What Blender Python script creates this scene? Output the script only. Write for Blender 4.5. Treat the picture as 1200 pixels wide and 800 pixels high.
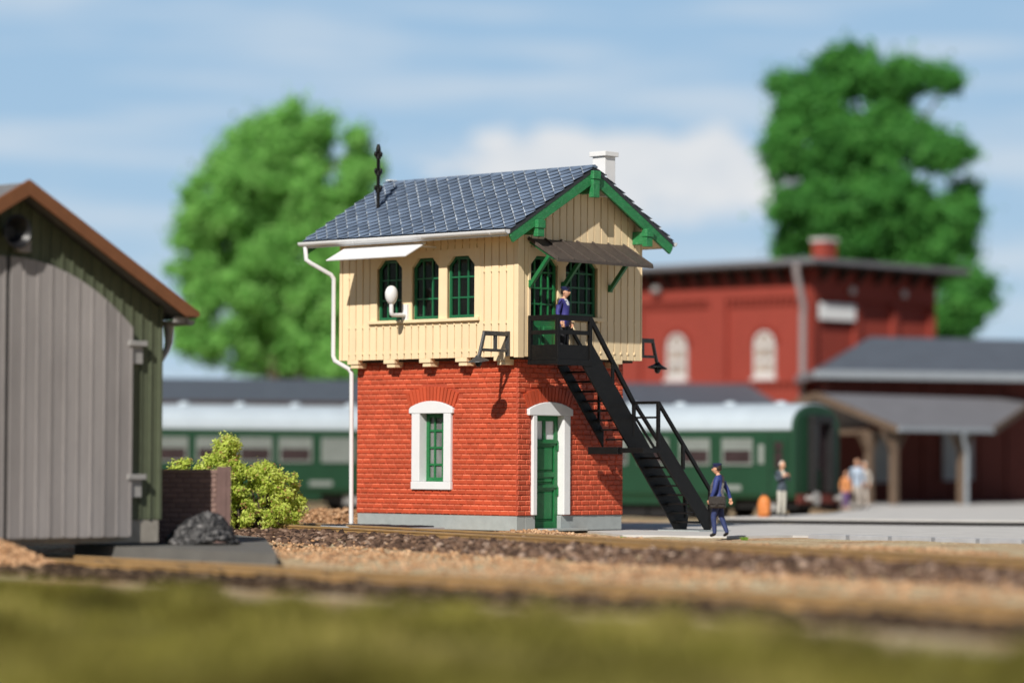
import bpy, bmesh, math, random
import numpy as np
from mathutils import Vector, Matrix

R = math.radians
for o in list(bpy.data.objects):
    bpy.data.objects.remove(o)
scene = bpy.context.scene
COL = scene.collection

# ------------------------------------------------------------------ camera
CZ = 1.64
F_PX, HOR, ROLL = 3776.97, 542.134, 0.005
PITCH = math.atan((HOR - 400) / F_PX)
cam_d = bpy.data.cameras.new('camera')
cam = bpy.data.objects.new('camera', cam_d)
COL.objects.link(cam)
cam_d.sensor_width = 36.0
cam_d.lens = 36.0 * F_PX / 1200.0
cam_d.clip_start = 0.5
cam_d.clip_end = 12000
_r = Vector((1, 0, 0)); _f = Vector((0, math.cos(PITCH), math.sin(PITCH))); _u = Vector((0, -math.sin(PITCH), math.cos(PITCH)))
_r2 = _r * math.cos(ROLL) + _u * math.sin(ROLL)
_u2 = _u * math.cos(ROLL) - _r * math.sin(ROLL)
cam.matrix_world = Matrix(((_r2.x, _u2.x, -_f.x, 0), (_r2.y, _u2.y, -_f.y, 0), (_r2.z, _u2.z, -_f.z, CZ), (0, 0, 0, 1)))
cam_d.dof.use_dof = True
cam_d.dof.focus_distance = 76.5
cam_d.dof.aperture_fstop = (cam_d.lens / 1000.0) / 0.58
scene.camera = cam

# ------------------------------------------------------------------ sun, sky, exposure
SUN_AZ = Vector((-0.33, -0.944, 0)).normalized()     # horizontal direction towards the sun
SUN_EL = R(37)
sun_d = bpy.data.lights.new('sun', 'SUN')
sun_d.energy = 5.0
sun_d.angle = R(0.6)
sun_d.color = (1.0, 0.95, 0.87)
sun = bpy.data.objects.new('sun', sun_d)
COL.objects.link(sun)
_s = Vector((SUN_AZ.x * math.cos(SUN_EL), SUN_AZ.y * math.cos(SUN_EL), math.sin(SUN_EL)))
sun.rotation_euler = _s.to_track_quat('Z', 'Y').to_euler()
sun.location = (-20, -40, 60)

world = bpy.data.worlds.new('World')
scene.world = world
world.use_nodes = True
scene.view_settings.view_transform = 'Standard'
scene.view_settings.look = 'None'
scene.view_settings.gamma = 1
scene.view_settings.exposure = 0.02
scene.view_settings.use_curve_mapping = False


def build_world():
    nt = world.node_tree
    nt.nodes.clear()
    N = nt.nodes.new; L = nt.links.new
    out = N('ShaderNodeOutputWorld')
    sky = N('ShaderNodeTexSky')
    sky.sky_type = 'NISHITA'
    sky.sun_disc = False
    sky.sun_elevation = SUN_EL
    sky.sun_rotation = math.atan2(SUN_AZ.x, SUN_AZ.y)
    sky.air_density = 1.0; sky.dust_density = 0.6; sky.ozone_density = 1.5
    bg1 = N('ShaderNodeBackground'); bg1.inputs['Strength'].default_value = 0.05
    L(sky.outputs['Color'], bg1.inputs['Color'])
    tc = N('ShaderNodeTexCoord')
    sep = N('ShaderNodeSeparateXYZ'); L(tc.outputs['Generated'], sep.inputs[0])

    def math_(op, a, b=None, clamp=False):
        n = N('ShaderNodeMath'); n.operation = op; n.use_clamp = clamp
        for i, v in enumerate((a, b)):
            if v is None: continue
            if isinstance(v, (int, float)): n.inputs[i].default_value = v
            else: L(v, n.inputs[i])
        return n.outputs[0]

    def mix(fac, a, b):
        n = N('ShaderNodeMix'); n.data_type = 'RGBA'
        if isinstance(fac, (int, float)): n.inputs[0].default_value = fac
        else: L(fac, n.inputs[0])
        for i, v in ((6, a), (7, b)):
            if isinstance(v, tuple): n.inputs[i].default_value = (*v, 1)
            else: L(v, n.inputs[i])
        return n.outputs[2]

    def ramp(fac, stops):
        n = N('ShaderNodeValToRGB'); L(fac, n.inputs[0])
        e = n.color_ramp.elements
        while len(e) < len(stops): e.new(0.5)
        for i, (p, c) in enumerate(stops):
            e[i].position = p; e[i].color = (*c, 1)
        return n.outputs['Color']

    az = math_('ARCTAN2', sep.outputs['X'], sep.outputs['Y'])
    el = math_('ARCSINE', sep.outputs['Z'])
    comb = N('ShaderNodeCombineXYZ')
    L(az, comb.inputs['X']); L(el, comb.inputs['Y'])

    def noise(sx, sy, scale, detail, rough, off):
        m = N('ShaderNodeMapping'); L(comb.outputs[0], m.inputs[0])
        m.inputs['Scale'].default_value = (sx, sy, 1)
        m.inputs['Location'].default_value = (off, off * 0.7, 0)
        n = N('ShaderNodeTexNoise'); L(m.outputs[0], n.inputs['Vector'])
        n.inputs['Scale'].default_value = scale; n.inputs['Detail'].default_value = detail
        n.inputs['Roughness'].default_value = rough
        return n.outputs['Fac']
    # blue sky, paler towards the horizon
    t = math_('MULTIPLY', el, 6.5, True)
    base = ramp(t, [(0.0, (0.60, 0.70, 0.79)), (0.2, (0.47, 0.635, 0.785)), (0.55, (0.385, 0.572, 0.765)), (1.0, (0.34, 0.53, 0.745))])
    # long thin streaks
    s1 = noise(6, 60, 1.6, 5, 0.55, 3.1)
    st = N('ShaderNodeMapRange'); L(s1, st.inputs[0])
    st.inputs[1].default_value = 0.44; st.inputs[2].default_value = 0.70
    st.inputs[3].default_value = 0; st.inputs[4].default_value = 0.62
    col = mix(st.outputs[0], base, (0.72, 0.77, 0.82))
    # cumulus bank, low, straight ahead (azimuth -0.02..0.09, elevation 0.075..0.108)
    cx = math_('DIVIDE', math_('SUBTRACT', az, 0.034), 0.066)
    cy = math_('DIVIDE', math_('SUBTRACT', el, 0.0905), 0.0175)
    d2 = math_('ADD', math_('MULTIPLY', cx, cx), math_('MULTIPLY', cy, cy))
    n2 = noise(34, 62, 1.5, 7, 0.55, 1.7)
    cl = math_('ADD', math_('SUBTRACT', 1.0, d2), math_('MULTIPLY', math_('SUBTRACT', n2, 0.5), 2.6))
    mr = N('ShaderNodeMapRange'); mr.interpolation_type = 'SMOOTHSTEP'; L(cl, mr.inputs[0])
    mr.inputs[1].default_value = 0.05; mr.inputs[2].default_value = 0.50
    mr.inputs[3].default_value = 0; mr.inputs[4].default_value = 0.95
    cc = ramp(n2, [(0.3, (0.66, 0.71, 0.77)), (0.65, (0.82, 0.83, 0.84))])
    col = mix(mr.outputs[0], col, cc)
    bg2 = N('ShaderNodeBackground'); L(col, bg2.inputs['Color']); bg2.inputs['Strength'].default_value = 0.97
    # the painted-looking low sky gives way to the physical sky higher up
    fr = N('ShaderNodeMapRange'); L(sep.outputs['Z'], fr.inputs[0])
    fr.inputs[1].default_value = 0.20; fr.inputs[2].default_value = 0.34
    fb = N('ShaderNodeMapRange'); L(sep.outputs['Y'], fb.inputs[0])     # the hazy band lies over the far side of the layout
    fb.inputs[1].default_value = 0.45; fb.inputs[2].default_value = 0.0
    fm = N('ShaderNodeMath'); fm.operation = 'MAXIMUM'; L(fr.outputs[0], fm.inputs[0]); L(fb.outputs[0], fm.inputs[1])
    mx = N('ShaderNodeMixShader'); L(fm.outputs[0], mx.inputs[0])
    L(bg2.outputs[0], mx.inputs[1]); L(bg1.outputs[0], mx.inputs[2])
    L(mx.outputs[0], out.inputs['Surface'])


build_world()


# ------------------------------------------------------------------ helpers
def lin(r, g, b):
    f = lambda c: (c / 255 / 12.92) if c / 255 <= 0.04045 else ((c / 255 + 0.055) / 1.055) ** 2.4
    return (f(r), f(g), f(b))


MATS = {}


def mat(name, color, rough=0.6, var=0.12, scale=6.0, bump=0.0, bscale=40.0, spec=0.4, metal=0.0,
        rnd=0.0, wear=None, wear_amt=0.0, trans=0.0, stretch=(1, 1, 1), lowdirt=None):
    """Procedural painted / plastic / stone surface. rnd: per-piece value variation via the face attribute 'rnd'."""
    m = bpy.data.materials.new(name); MATS[name] = m
    m.use_nodes = True
    nt = m.node_tree; N = nt.nodes.new; L = nt.links.new
    bs = nt.nodes['Principled BSDF']
    tc = N('ShaderNodeTexCoord')
    mp = N('ShaderNodeMapping'); L(tc.outputs['Object'], mp.inputs[0]); mp.inputs['Scale'].default_value = stretch
    nz = N('ShaderNodeTexNoise'); L(mp.outputs[0], nz.inputs['Vector'])
    nz.inputs['Scale'].default_value = scale; nz.inputs['Detail'].default_value = 6; nz.inputs['Roughness'].default_value = 0.6
    mr = N('ShaderNodeMapRange'); L(nz.outputs['Fac'], mr.inputs[0])
    mr.inputs[1].default_value = 0.25; mr.inputs[2].default_value = 0.75
    mr.inputs[3].default_value = 1 - var; mr.inputs[4].default_value = 1 + var
    val = mr.outputs[0]
    if rnd:
        at_ = N('ShaderNodeAttribute'); at_.attribute_name = 'rnd'
        m2 = N('ShaderNodeMapRange'); L(at_.outputs['Fac'], m2.inputs[0])
        m2.inputs[3].default_value = 1 - rnd; m2.inputs[4].default_value = 1 + rnd
        mm = N('ShaderNodeMath'); mm.operation = 'MULTIPLY'
        L(val, mm.inputs[0]); L(m2.outputs[0], mm.inputs[1]); val = mm.outputs[0]
    vm = N('ShaderNodeVectorMath'); vm.operation = 'SCALE'
    vm.inputs[0].default_value = color
    L(val, vm.inputs['Scale'])
    colr = vm.outputs[0]
    if wear:
        n3 = N('ShaderNodeTexNoise'); L(mp.outputs[0], n3.inputs['Vector'])
        n3.inputs['Scale'].default_value = scale * 3.1; n3.inputs['Detail'].default_value = 8; n3.inputs['Roughness'].default_value = 0.7
        m3 = N('ShaderNodeMapRange'); L(n3.outputs['Fac'], m3.inputs[0])
        m3.inputs[1].default_value = 0.52; m3.inputs[2].default_value = 0.72
        m3.inputs[3].default_value = 0; m3.inputs[4].default_value = wear_amt
        mx = N('ShaderNodeMix'); mx.data_type = 'RGBA'
        L(m3.outputs[0], mx.inputs[0]); L(colr, mx.inputs[6]); mx.inputs[7].default_value = (*wear, 1)
        colr = mx.outputs[2]
    L(colr, bs.inputs['Base Color'])
    bs.inputs['Roughness'].default_value = rough
    bs.inputs['Specular IOR Level'].default_value = spec
    bs.inputs['Metallic'].default_value = metal
    if bump:
        nb = N('ShaderNodeTexNoise'); L(mp.outputs[0], nb.inputs['Vector'])
        nb.inputs['Scale'].default_value = bscale; nb.inputs['Detail'].default_value = 5
        bp = N('ShaderNodeBump'); bp.inputs['Strength'].default_value = bump; bp.inputs['Distance'].default_value = 0.03
        L(nb.outputs['Fac'], bp.inputs['Height']); L(bp.outputs[0], bs.inputs['Normal'])
    if trans:
        out = nt.nodes['Material Output']
        tr = N('ShaderNodeBsdfTranslucent'); L(colr, tr.inputs['Color'])
        ms = N('ShaderNodeMixShader'); ms.inputs[0].default_value = trans
        L(bs.outputs[0], ms.inputs[1]); L(tr.outputs[0], ms.inputs[2]); L(ms.outputs[0], out.inputs['Surface'])
    return m


def ramp_mat(name, stops, rough=0.9, spec=0.2, attr='rnd', trans=0.0, var=0.15, scale=9):
    m = bpy.data.materials.new(name); MATS[name] = m
    m.use_nodes = True
    nt = m.node_tree; N = nt.nodes.new; L = nt.links.new
    bs = nt.nodes['Principled BSDF']
    at_ = N('ShaderNodeAttribute'); at_.attribute_name = attr
    rp = N('ShaderNodeValToRGB'); L(at_.outputs['Fac'], rp.inputs[0])
    e = rp.color_ramp.elements
    while len(e) < len(stops): e.new(0.5)
    for i, (p, c) in enumerate(stops):
        e[i].position = p; e[i].color = (*c, 1)
    tc = N('ShaderNodeTexCoord'); nz = N('ShaderNodeTexNoise'); L(tc.outputs['Object'], nz.inputs['Vector'])
    nz.inputs['Scale'].default_value = scale
    mr = N('ShaderNodeMapRange'); L(nz.outputs['Fac'], mr.inputs[0])
    mr.inputs[1].default_value = 0.3; mr.inputs[2].default_value = 0.7
    mr.inputs[3].default_value = 1 - var; mr.inputs[4].default_value = 1 + var
    vm = N('ShaderNodeVectorMath'); vm.operation = 'SCALE'; L(rp.outputs[0], vm.inputs[0]); L(mr.outputs[0], vm.inputs['Scale'])
    L(vm.outputs[0], bs.inputs['Base Color'])
    bs.inputs['Roughness'].default_value = rough; bs.inputs['Specular IOR Level'].default_value = spec
    if trans:
        out = nt.nodes['Material Output']
        tr = N('ShaderNodeBsdfTranslucent'); L(vm.outputs[0], tr.inputs['Color'])
        ms = N('ShaderNodeMixShader'); ms.inputs[0].default_value = trans
        L(bs.outputs[0], ms.inputs[1]); L(tr.outputs[0], ms.inputs[2]); L(ms.outputs[0], out.inputs['Surface'])
    return m


def glass_mat(name, tint, opacity):
    m = bpy.data.materials.new(name); MATS[name] = m
    m.use_nodes = True
    nt = m.node_tree; N = nt.nodes.new; L = nt.links.new
    nt.nodes.remove(nt.nodes['Principled BSDF'])
    out = nt.nodes['Material Output']
    gl = N('ShaderNodeBsdfGlossy'); gl.inputs['Roughness'].default_value = 0.06; gl.inputs['Color'].default_value = (0.6, 0.65, 0.65, 1)
    tr = N('ShaderNodeBsdfTransparent'); tr.inputs['Color'].default_value = (*tint, 1)
    df = N('ShaderNodeBsdfDiffuse'); df.inputs['Color'].default_value = (0.55, 0.58, 0.56, 1)
    nz = N('ShaderNodeTexNoise'); nz.inputs['Scale'].default_value = 2.0
    mm = N('ShaderNodeMath'); mm.operation = 'MULTIPLY'; L(nz.outputs['Fac'], mm.inputs[0]); mm.inputs[1].default_value = opacity * 2
    m0 = N('ShaderNodeMixShader'); L(mm.outputs[0], m0.inputs[0]); L(tr.outputs[0], m0.inputs[1]); L(df.outputs[0], m0.inputs[2])
    lw = N('ShaderNodeFresnel'); lw.inputs['IOR'].default_value = 1.45
    m1 = N('ShaderNodeMixShader'); L(lw.outputs[0], m1.inputs[0]); L(m0.outputs[0], m1.inputs[1]); L(gl.outputs[0], m1.inputs[2])
    L(m1.outputs[0], out.inputs['Surface'])
    return m


class MB:
    def __init__(s):
        s.v = []; s.f = []; s.m = []; s.r = []; s.cm = 0; s.cr = 0.5

    def face(s, idx, m=None, r=None):
        s.f.append(tuple(idx)); s.m.append(s.cm if m is None else m); s.r.append(s.cr if r is None else r)

    def poly(s, pts, m=None, r=None):
        b = len(s.v); s.v.extend([tuple(p) for p in pts]); s.face(range(b, b + len(pts)), m, r)

    def box(s, x0, x1, y0, y1, z0, z1, m=None, r=None):
        b = len(s.v)
        s.v += [(x, y, z) for z in (z0, z1) for y in (y0, y1) for x in (x0, x1)]
        for q in ((0, 2, 3, 1), (4, 5, 7, 6), (0, 1, 5, 4), (2, 6, 7, 3), (0, 4, 6, 2), (1, 3, 7, 5)):
            s.face([b + i for i in q], m, r)

    def prism(s, pts, place, n0, n1, m=None, r=None):
        """2-D polygon pts (a,b) extruded between n0 and n1; place(a,b,n) -> xyz"""
        b = len(s.v); k = len(pts)
        s.v += [tuple(place(p[0], p[1], n0)) for p in pts] + [tuple(place(p[0], p[1], n1)) for p in pts]
        s.face(range(b, b + k), m, r); s.face(range(b + 2 * k - 1, b + k - 1, -1), m, r)
        for i in range(k):
            j = (i + 1) % k
            s.face((b + i, b + j, b + k + j, b + k + i), m, r)

    def frustum(s, a0, a1, b0, b1, place, n0, n1, c, m=None, r=None, mtop=None):
        b = len(s.v)
        s.v += [tuple(place(x, y, n0)) for x, y in ((a0, b0), (a1, b0), (a1, b1), (a0, b1))]
        s.v += [tuple(place(x, y, n1)) for x, y in ((a0 + c, b0 + c), (a1 - c, b0 + c), (a1 - c, b1 - c), (a0 + c, b1 - c))]
        s.face((b + 4, b + 5, b + 6, b + 7), m, r); s.face((b + 3, b + 2, b + 1, b), m, r)
        for i in range(4):
            j = (i + 1) % 4
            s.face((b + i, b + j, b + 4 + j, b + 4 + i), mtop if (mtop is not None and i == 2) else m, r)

    def bar(s, p, q, w, h, up=(0, 0, 1), m=None, r=None):
        p = Vector(p); q = Vector(q); d = (q - p).normalized(); up = Vector(up)
        a = d.cross(up)
        if a.length < 1e-4: a = d.cross(Vector((1, 0, 0)))
        a.normalize(); u = a.cross(d)
        b = len(s.v)
        for c in (p, q):
            for i, j in ((-1, -1), (1, -1), (1, 1), (-1, 1)):
                s.v.append(tuple(c + a * (i * w / 2) + u * (j * h / 2)))
        s.face((b, b + 1, b + 2, b + 3), m, r); s.face((b + 7, b + 6, b + 5, b + 4), m, r)
        for i in range(4):
            j = (i + 1) % 4
            s.face((b + i, b + 4 + i, b + 4 + j, b + j), m, r)

    def tube(s, pts, rad, n=10, m=None, r=None, caps=True):
        pts = [Vector(p) for p in pts]
        rads = rad if isinstance(rad, (list, tuple)) else [rad] * len(pts)
        b = len(s.v)
        prev = None
        for i, p in enumerate(pts):
            if i == 0: d = pts[1] - p
            elif i == len(pts) - 1: d = p - pts[i - 1]
            else: d = (pts[i + 1] - p).normalized() + (p - pts[i - 1]).normalized()
            d.normalize()
            if prev is None:
                a = d.cross(Vector((0, 0, 1)))
                if a.length < 1e-3: a = d.cross(Vector((1, 0, 0)))
            else:
                a = prev - d * prev.dot(d)
            a.normalize(); prev = a; u = a.cross(d)
            for k in range(n):
                t = 2 * math.pi * k / n
                s.v.append(tuple(p + (a * math.cos(t) + u * math.sin(t)) * rads[i]))
        for i in range(len(pts) - 1):
            for k in range(n):
                j = (k + 1) % n
                s.face((b + i * n + k, b + i * n + j, b + (i + 1) * n + j, b + (i + 1) * n + k), m, r)
        if caps:
            s.face([b + k for k in range(n)][::-1], m, r)
            s.face([b + (len(pts) - 1) * n + k for k in range(n)], m, r)

    def lathe(s, prof, c=(0, 0, 0), axis='z', n=16, m=None, r=None):
        """prof: list of (radius, height)"""
        b = len(s.v)
        for rr, h in prof:
            for k in range(n):
                t = 2 * math.pi * k / n
                x, y = rr * math.cos(t), rr * math.sin(t)
                p = {'z': (x, y, h), 'x': (h, x, y), 'y': (x, h, y)}[axis]
                s.v.append((c[0] + p[0], c[1] + p[1], c[2] + p[2]))
        for i in range(len(prof) - 1):
            for k in range(n):
                j = (k + 1) % n
                s.face((b + i * n + k, b + i * n + j, b + (i + 1) * n + j, b + (i + 1) * n + k), m, r)
        s.face([b + k for k in range(n)][::-1], m, r)
        s.face([b + (len(prof) - 1) * n + k for k in range(n)], m, r)

    def ellipsoid(s, c, rx, ry, rz, n=14, k=9, m=None, r=None, fn=None):
        prof = []
        b = len(s.v)
        for i in range(k + 1):
            ph = -math.pi / 2 + math.pi * i / k
            for j in range(n):
                t = 2 * math.pi * j / n
                p = Vector((math.cos(ph) * math.cos(t), math.cos(ph) * math.sin(t), math.sin(ph)))
                if fn: p = fn(p)
                s.v.append((c[0] + p.x * rx, c[1] + p.y * ry, c[2] + p.z * rz))
        for i in range(k):
            for j in range(n):
                q = (j + 1) % n
                s.face((b + i * n + j, b + i * n + q, b + (i + 1) * n + q, b + (i + 1) * n + j), m, r)

    def build(s, name, mats, parent=None, smooth=False, bevel=0.0, fix=True, loc=None):
        me = bpy.data.meshes.new(name)
        me.from_pydata(s.v, [], s.f)
        mats = mats if isinstance(mats, (list, tuple)) else [mats]
        for x in mats: me.materials.append(MATS[x] if isinstance(x, str) else x)
        me.polygons.foreach_set('material_index', np.array(s.m, dtype=np.int32))
        at_ = me.attributes.new('rnd', 'FLOAT', 'FACE')
        at_.data.foreach_set('value', np.array(s.r, dtype=np.float32))
        if fix:
            bm = bmesh.new(); bm.from_mesh(me)
            if smooth: bmesh.ops.remove_doubles(bm, verts=bm.verts, dist=1e-5)
            bmesh.ops.recalc_face_normals(bm, faces=bm.faces)
            bm.to_mesh(me); bm.free()
        if smooth:
            me.polygons.foreach_set('use_smooth', np.ones(len(me.polygons), dtype=bool))
            if smooth != 'all':
                me.set_sharp_from_angle(angle=R(40))
        me.update()
        o = bpy.data.objects.new(name, me)
        COL.objects.link(o)
        if parent is not None: o.parent = parent
        if loc is not None: o.location = loc
        if bevel:
            bv = o.modifiers.new('bevel', 'BEVEL'); bv.width = bevel; bv.segments = 2; bv.limit_method = 'ANGLE'; bv.angle_limit = R(50)
            bv.harden_normals = False
        return o


def tag(o, label=None, cat=None, group=None, kind=None):
    if label: o['label'] = label
    if cat: o['category'] = cat
    if group: o['group'] = group
    if kind: o['kind'] = kind
    return o


def thing(name, label, cat, loc=(0, 0, 0), rotz=0.0, group=None):
    o = bpy.data.objects.new(name, None)
    COL.objects.link(o)
    o.location = loc; o.rotation_euler = (0, 0, rotz)
    o.empty_display_size = 0.3
    return tag(o, label, cat, group)


def PX(x):   # wall facing -x : (along y, z, outwards)
    return lambda a, b, n: (x - n, a, b)


def PY(y):   # wall facing -y : (along x, z, outwards)
    return lambda a, b, n: (a, y - n, b)


def PXr(x):  # wall facing +x
    return lambda a, b, n: (x + n, a, b)


def PYr(y):  # wall facing +y
    return lambda a, b, n: (a, y + n, b)


def wall_cells(mb, s0, s1, z0, z1, holes, place, n0, n1, m=None):
    """solid wall slab with rectangular holes"""
    ss = sorted({s0, s1, *[v for h in holes for v in (h[0], h[1]) if s0 < v < s1]})
    for a, b in zip(ss[:-1], ss[1:]):
        mid = (a + b) / 2
        hs = sorted([(max(z0, h[2]), min(z1, h[3])) for h in holes if h[0] < mid < h[1]])
        z = z0
        for lo, hi in hs:
            if lo > z: mb.prism([(a, z), (b, z), (b, lo), (a, lo)], place, n0, n1, m)
            z = max(z, hi)
        if z < z1: mb.prism([(a, z), (b, z), (b, z1), (a, z1)], place, n0, n1, m)


RNG = random.Random(11)


def brick_face(mb, s0, s1, z0, z1, bw, bh, place, skip, n0=0.0, n1=0.024, gap=0.017, m=None, mtop=None):
    rows = int(round((z1 - z0) / bh)); bh = (z1 - z0) / rows
    for i in range(rows):
        a = s0 - (bw / 2 if i % 2 else 0) + RNG.uniform(-0.02, 0.02)
        while a < s1 - 0.02:
            w = bw * RNG.uniform(0.94, 1.06)
            p, q = max(a, s0), min(a + w, s1)
            a += w
            if q - p < 0.05: continue
            zz0, zz1 = z0 + i * bh, z0 + (i + 1) * bh
            segs = [(p, q)]
            for fn in skip: segs = [t for sg in segs for t in fn(sg, (zz0 + zz1) / 2)]
            for (c, d) in segs:
                if d - c < 0.05: continue
                mb.frustum(c + gap / 2, d - gap / 2, zz0 + gap / 2, zz1 - gap / 2, place, n0, n1 * RNG.uniform(0.7, 1.2), 0.016, m, RNG.random(), mtop)


def rect_skip(a0, a1, b0, b1):
    def fn(sg, z):
        if not (b0 < z < b1) or sg[1] <= a0 or sg[0] >= a1: return [sg]
        out = []
        if sg[0] < a0: out.append((sg[0], a0))
        if sg[1] > a1: out.append((a1, sg[1]))
        return out
    return fn


def arc_skip(c, zc, r0, r1, half):
    def fn(sg, z):
        mid = (sg[0] + sg[1]) / 2
        dx, dz = mid - c, z - zc
        rr = math.hypot(dx, dz)
        if r0 < rr < r1 and abs(math.atan2(dx, dz)) < half: return []
        return [sg]
    return fn


# ------------------------------------------------------------------ materials
mat('red_brick', (0.50, 0.076, 0.030), 0.5, 0.10, 1.3, 0.3, 60, 0.4, rnd=0.13)
mat('brick_joint', (0.40, 0.066, 0.030), 0.8, 0.15, 12)
mat('brick_edge_lit', (0.65, 0.20, 0.11), 0.6, 0.35, 5, rnd=0.25)  # lighter top chamfer: the light caught by brick edges, painted into the colour
mat('cream_board', (0.83, 0.655, 0.415), 0.5, 0.075, 2.0, 0.2, 30, 0.35, rnd=0.035, stretch=(1, 1, 0.15))
mat('cream_plain', (0.83, 0.655, 0.415), 0.5, 0.05, 2.0, 0.1, 30, 0.35)
mat('inside_dark', (0.05, 0.04, 0.035), 0.9, 0.2, 2)
mat('green_timber', (0.022, 0.20, 0.065), 0.45, 0.25, 5, 0.5, 28, 0.45, wear=(0.22, 0.45, 0.28), wear_amt=0.45, stretch=(1, 0.6, 1.6))
mat('green_window', (0.012, 0.125, 0.052), 0.4, 0.15, 8, 0.1, 50, 0.5)
mat('green_door', (0.012, 0.15, 0.045), 0.42, 0.18, 6, 0.35, 30, 0.5)
mat('white_plastic', (0.74, 0.745, 0.755), 0.42, 0.035, 4, 0.06, 30, 0.45)
mat('plinth_grey', (0.33, 0.36, 0.36), 0.6, 0.10, 5, 0.2, 40, 0.35)
mat('black_iron', (0.0055, 0.0050, 0.0050), 0.42, 0.3, 7, 0.35, 45, 0.28, wear=(0.06, 0.055, 0.05), wear_amt=0.22)
mat('slate', (0.150, 0.200, 0.285), 0.42, 0.18, 3, 0.3, 30, 0.5, rnd=0.22, wear=(0.2, 0.24, 0.3), wear_amt=0.3)
mat('slate_edge', (0.38, 0.43, 0.49), 0.6, 0.35, 5, 0.2, 40, 0.4, rnd=0.3)
mat('slate_dark', (0.035, 0.037, 0.045), 0.6, 0.2, 6, 0.3, 40)
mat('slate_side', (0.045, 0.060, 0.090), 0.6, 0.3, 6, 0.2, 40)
mat('hood_roof', (0.070, 0.055, 0.046), 0.55, 0.25, 9, 0.35, 60, 0.45, wear=(0.19, 0.16, 0.13), wear_amt=0.55)
mat('lamp_grey', (0.045, 0.043, 0.042), 0.4, 0.3, 12, 0.2, 50, 0.5, wear=(0.3, 0.3, 0.3), wear_amt=0.5)
mat('bulb_dark', (0.02, 0.02, 0.02), 0.2, 0.1, 5)
glass_mat('pane_clear', (0.72, 0.76, 0.74), 0.008)
glass_mat('pane_milky', (0.6, 0.66, 0.66), 0.30)
mat('pane_bright', (0.72, 0.72, 0.74), 0.35, 0.12, 3, 0, 1, 0.5)
# shed
mat('shed_green', (0.105, 0.122, 0.076), 0.7, 0.12, 2.5, 0.2, 30, 0.3, rnd=0.14)
mat('shed_door', (0.31, 0.287, 0.280), 0.65, 0.16, 2, 0.2, 30, 0.3, rnd=0.2, stretch=(1, 1, 0.2))
mat('shed_verge', (0.20, 0.082, 0.036), 0.6, 0.12, 5, 0.2, 30, 0.3)
mat('shed_roof', (0.16, 0.16, 0.165), 0.8, 0.15, 4, 0.2, 30)
mat('shed_stone', (0.33, 0.30, 0.26), 0.8, 0.2, 6, 0.4, 30)
mat('shed_metal', (0.30, 0.29, 0.28), 0.45, 0.12, 6, 0.1, 30)
mat('hinge_grey', (0.34, 0.33, 0.32), 0.5, 0.12, 6)
mat('vent_dark', (0.012, 0.012, 0.014), 0.4, 0.2, 6)
mat('brown_brick', (0.24, 0.155, 0.13), 0.8, 0.12, 4, 0.2, 40, 0.3, rnd=0.12)
mat('brown_post', (0.15, 0.09, 0.08), 0.7, 0.15, 5, 0.2, 30)
ramp_mat('coal', [(0.0, (0.010, 0.010, 0.012)), (0.6, (0.04, 0.039, 0.04)), (1.0, (0.22, 0.21, 0.21))], 0.5, 0.5)
mat('slab_grey', (0.135, 0.13, 0.12), 0.85, 0.12, 2, 0.2, 20, 0.25)
# station
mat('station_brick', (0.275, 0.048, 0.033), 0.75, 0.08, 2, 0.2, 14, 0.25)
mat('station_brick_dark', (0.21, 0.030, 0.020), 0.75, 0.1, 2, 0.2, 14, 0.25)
mat('station_roof', (0.165, 0.165, 0.18), 0.7, 0.12, 1.5, 0.1, 10, 0.3)
mat('station_eave', (0.045, 0.025, 0.018), 0.8, 0.2, 4)
mat('station_white', (0.56, 0.54, 0.53), 0.5, 0.06, 3)
mat('sign_white', (0.80, 0.80, 0.80), 0.5, 0.04, 3)
mat('station_frame', (0.62, 0.60, 0.57), 0.5, 0.06, 3)
mat('station_pane', (0.34, 0.27, 0.22), 0.25, 0.4, 1.2)
mat('wing_roof', (0.085, 0.10, 0.125), 0.6, 0.12, 1.2, 0.1, 8, 0.35)
mat('wing_gutter', (0.26, 0.29, 0.32), 0.5, 0.08, 3)
mat('canopy_timber', (0.125, 0.085, 0.058), 0.7, 0.15, 4, 0.2, 20)
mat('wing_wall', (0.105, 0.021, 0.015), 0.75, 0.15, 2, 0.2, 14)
mat('wing_window', (0.33, 0.34, 0.38), 0.4, 0.1, 3)
mat('pipe_grey', (0.30, 0.26, 0.26), 0.5, 0.08, 3)
# coaches
mat('coach_green', (0.012, 0.052, 0.026), 0.5, 0.08, 1.2, 0.0, 1, 0.3)
mat('coach_roof', (0.44, 0.51, 0.57), 0.5, 0.06, 1.2)
mat('coach_dark', (0.012, 0.012, 0.013), 0.6, 0.25, 3)
mat('coach_frame', (0.22, 0.25, 0.235), 0.4, 0.06, 3)
mat('coach_glass', (0.035, 0.022, 0.026), 0.12, 0.3, 2, 0, 1, 0.6)
mat('coach_blind', (0.19, 0.215, 0.205), 0.5, 0.1, 3)
mat('coach_red', (0.13, 0.028, 0.022), 0.6, 0.2, 3)
mat('coach_grey', (0.33, 0.33, 0.33), 0.55, 0.2, 4)
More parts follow.
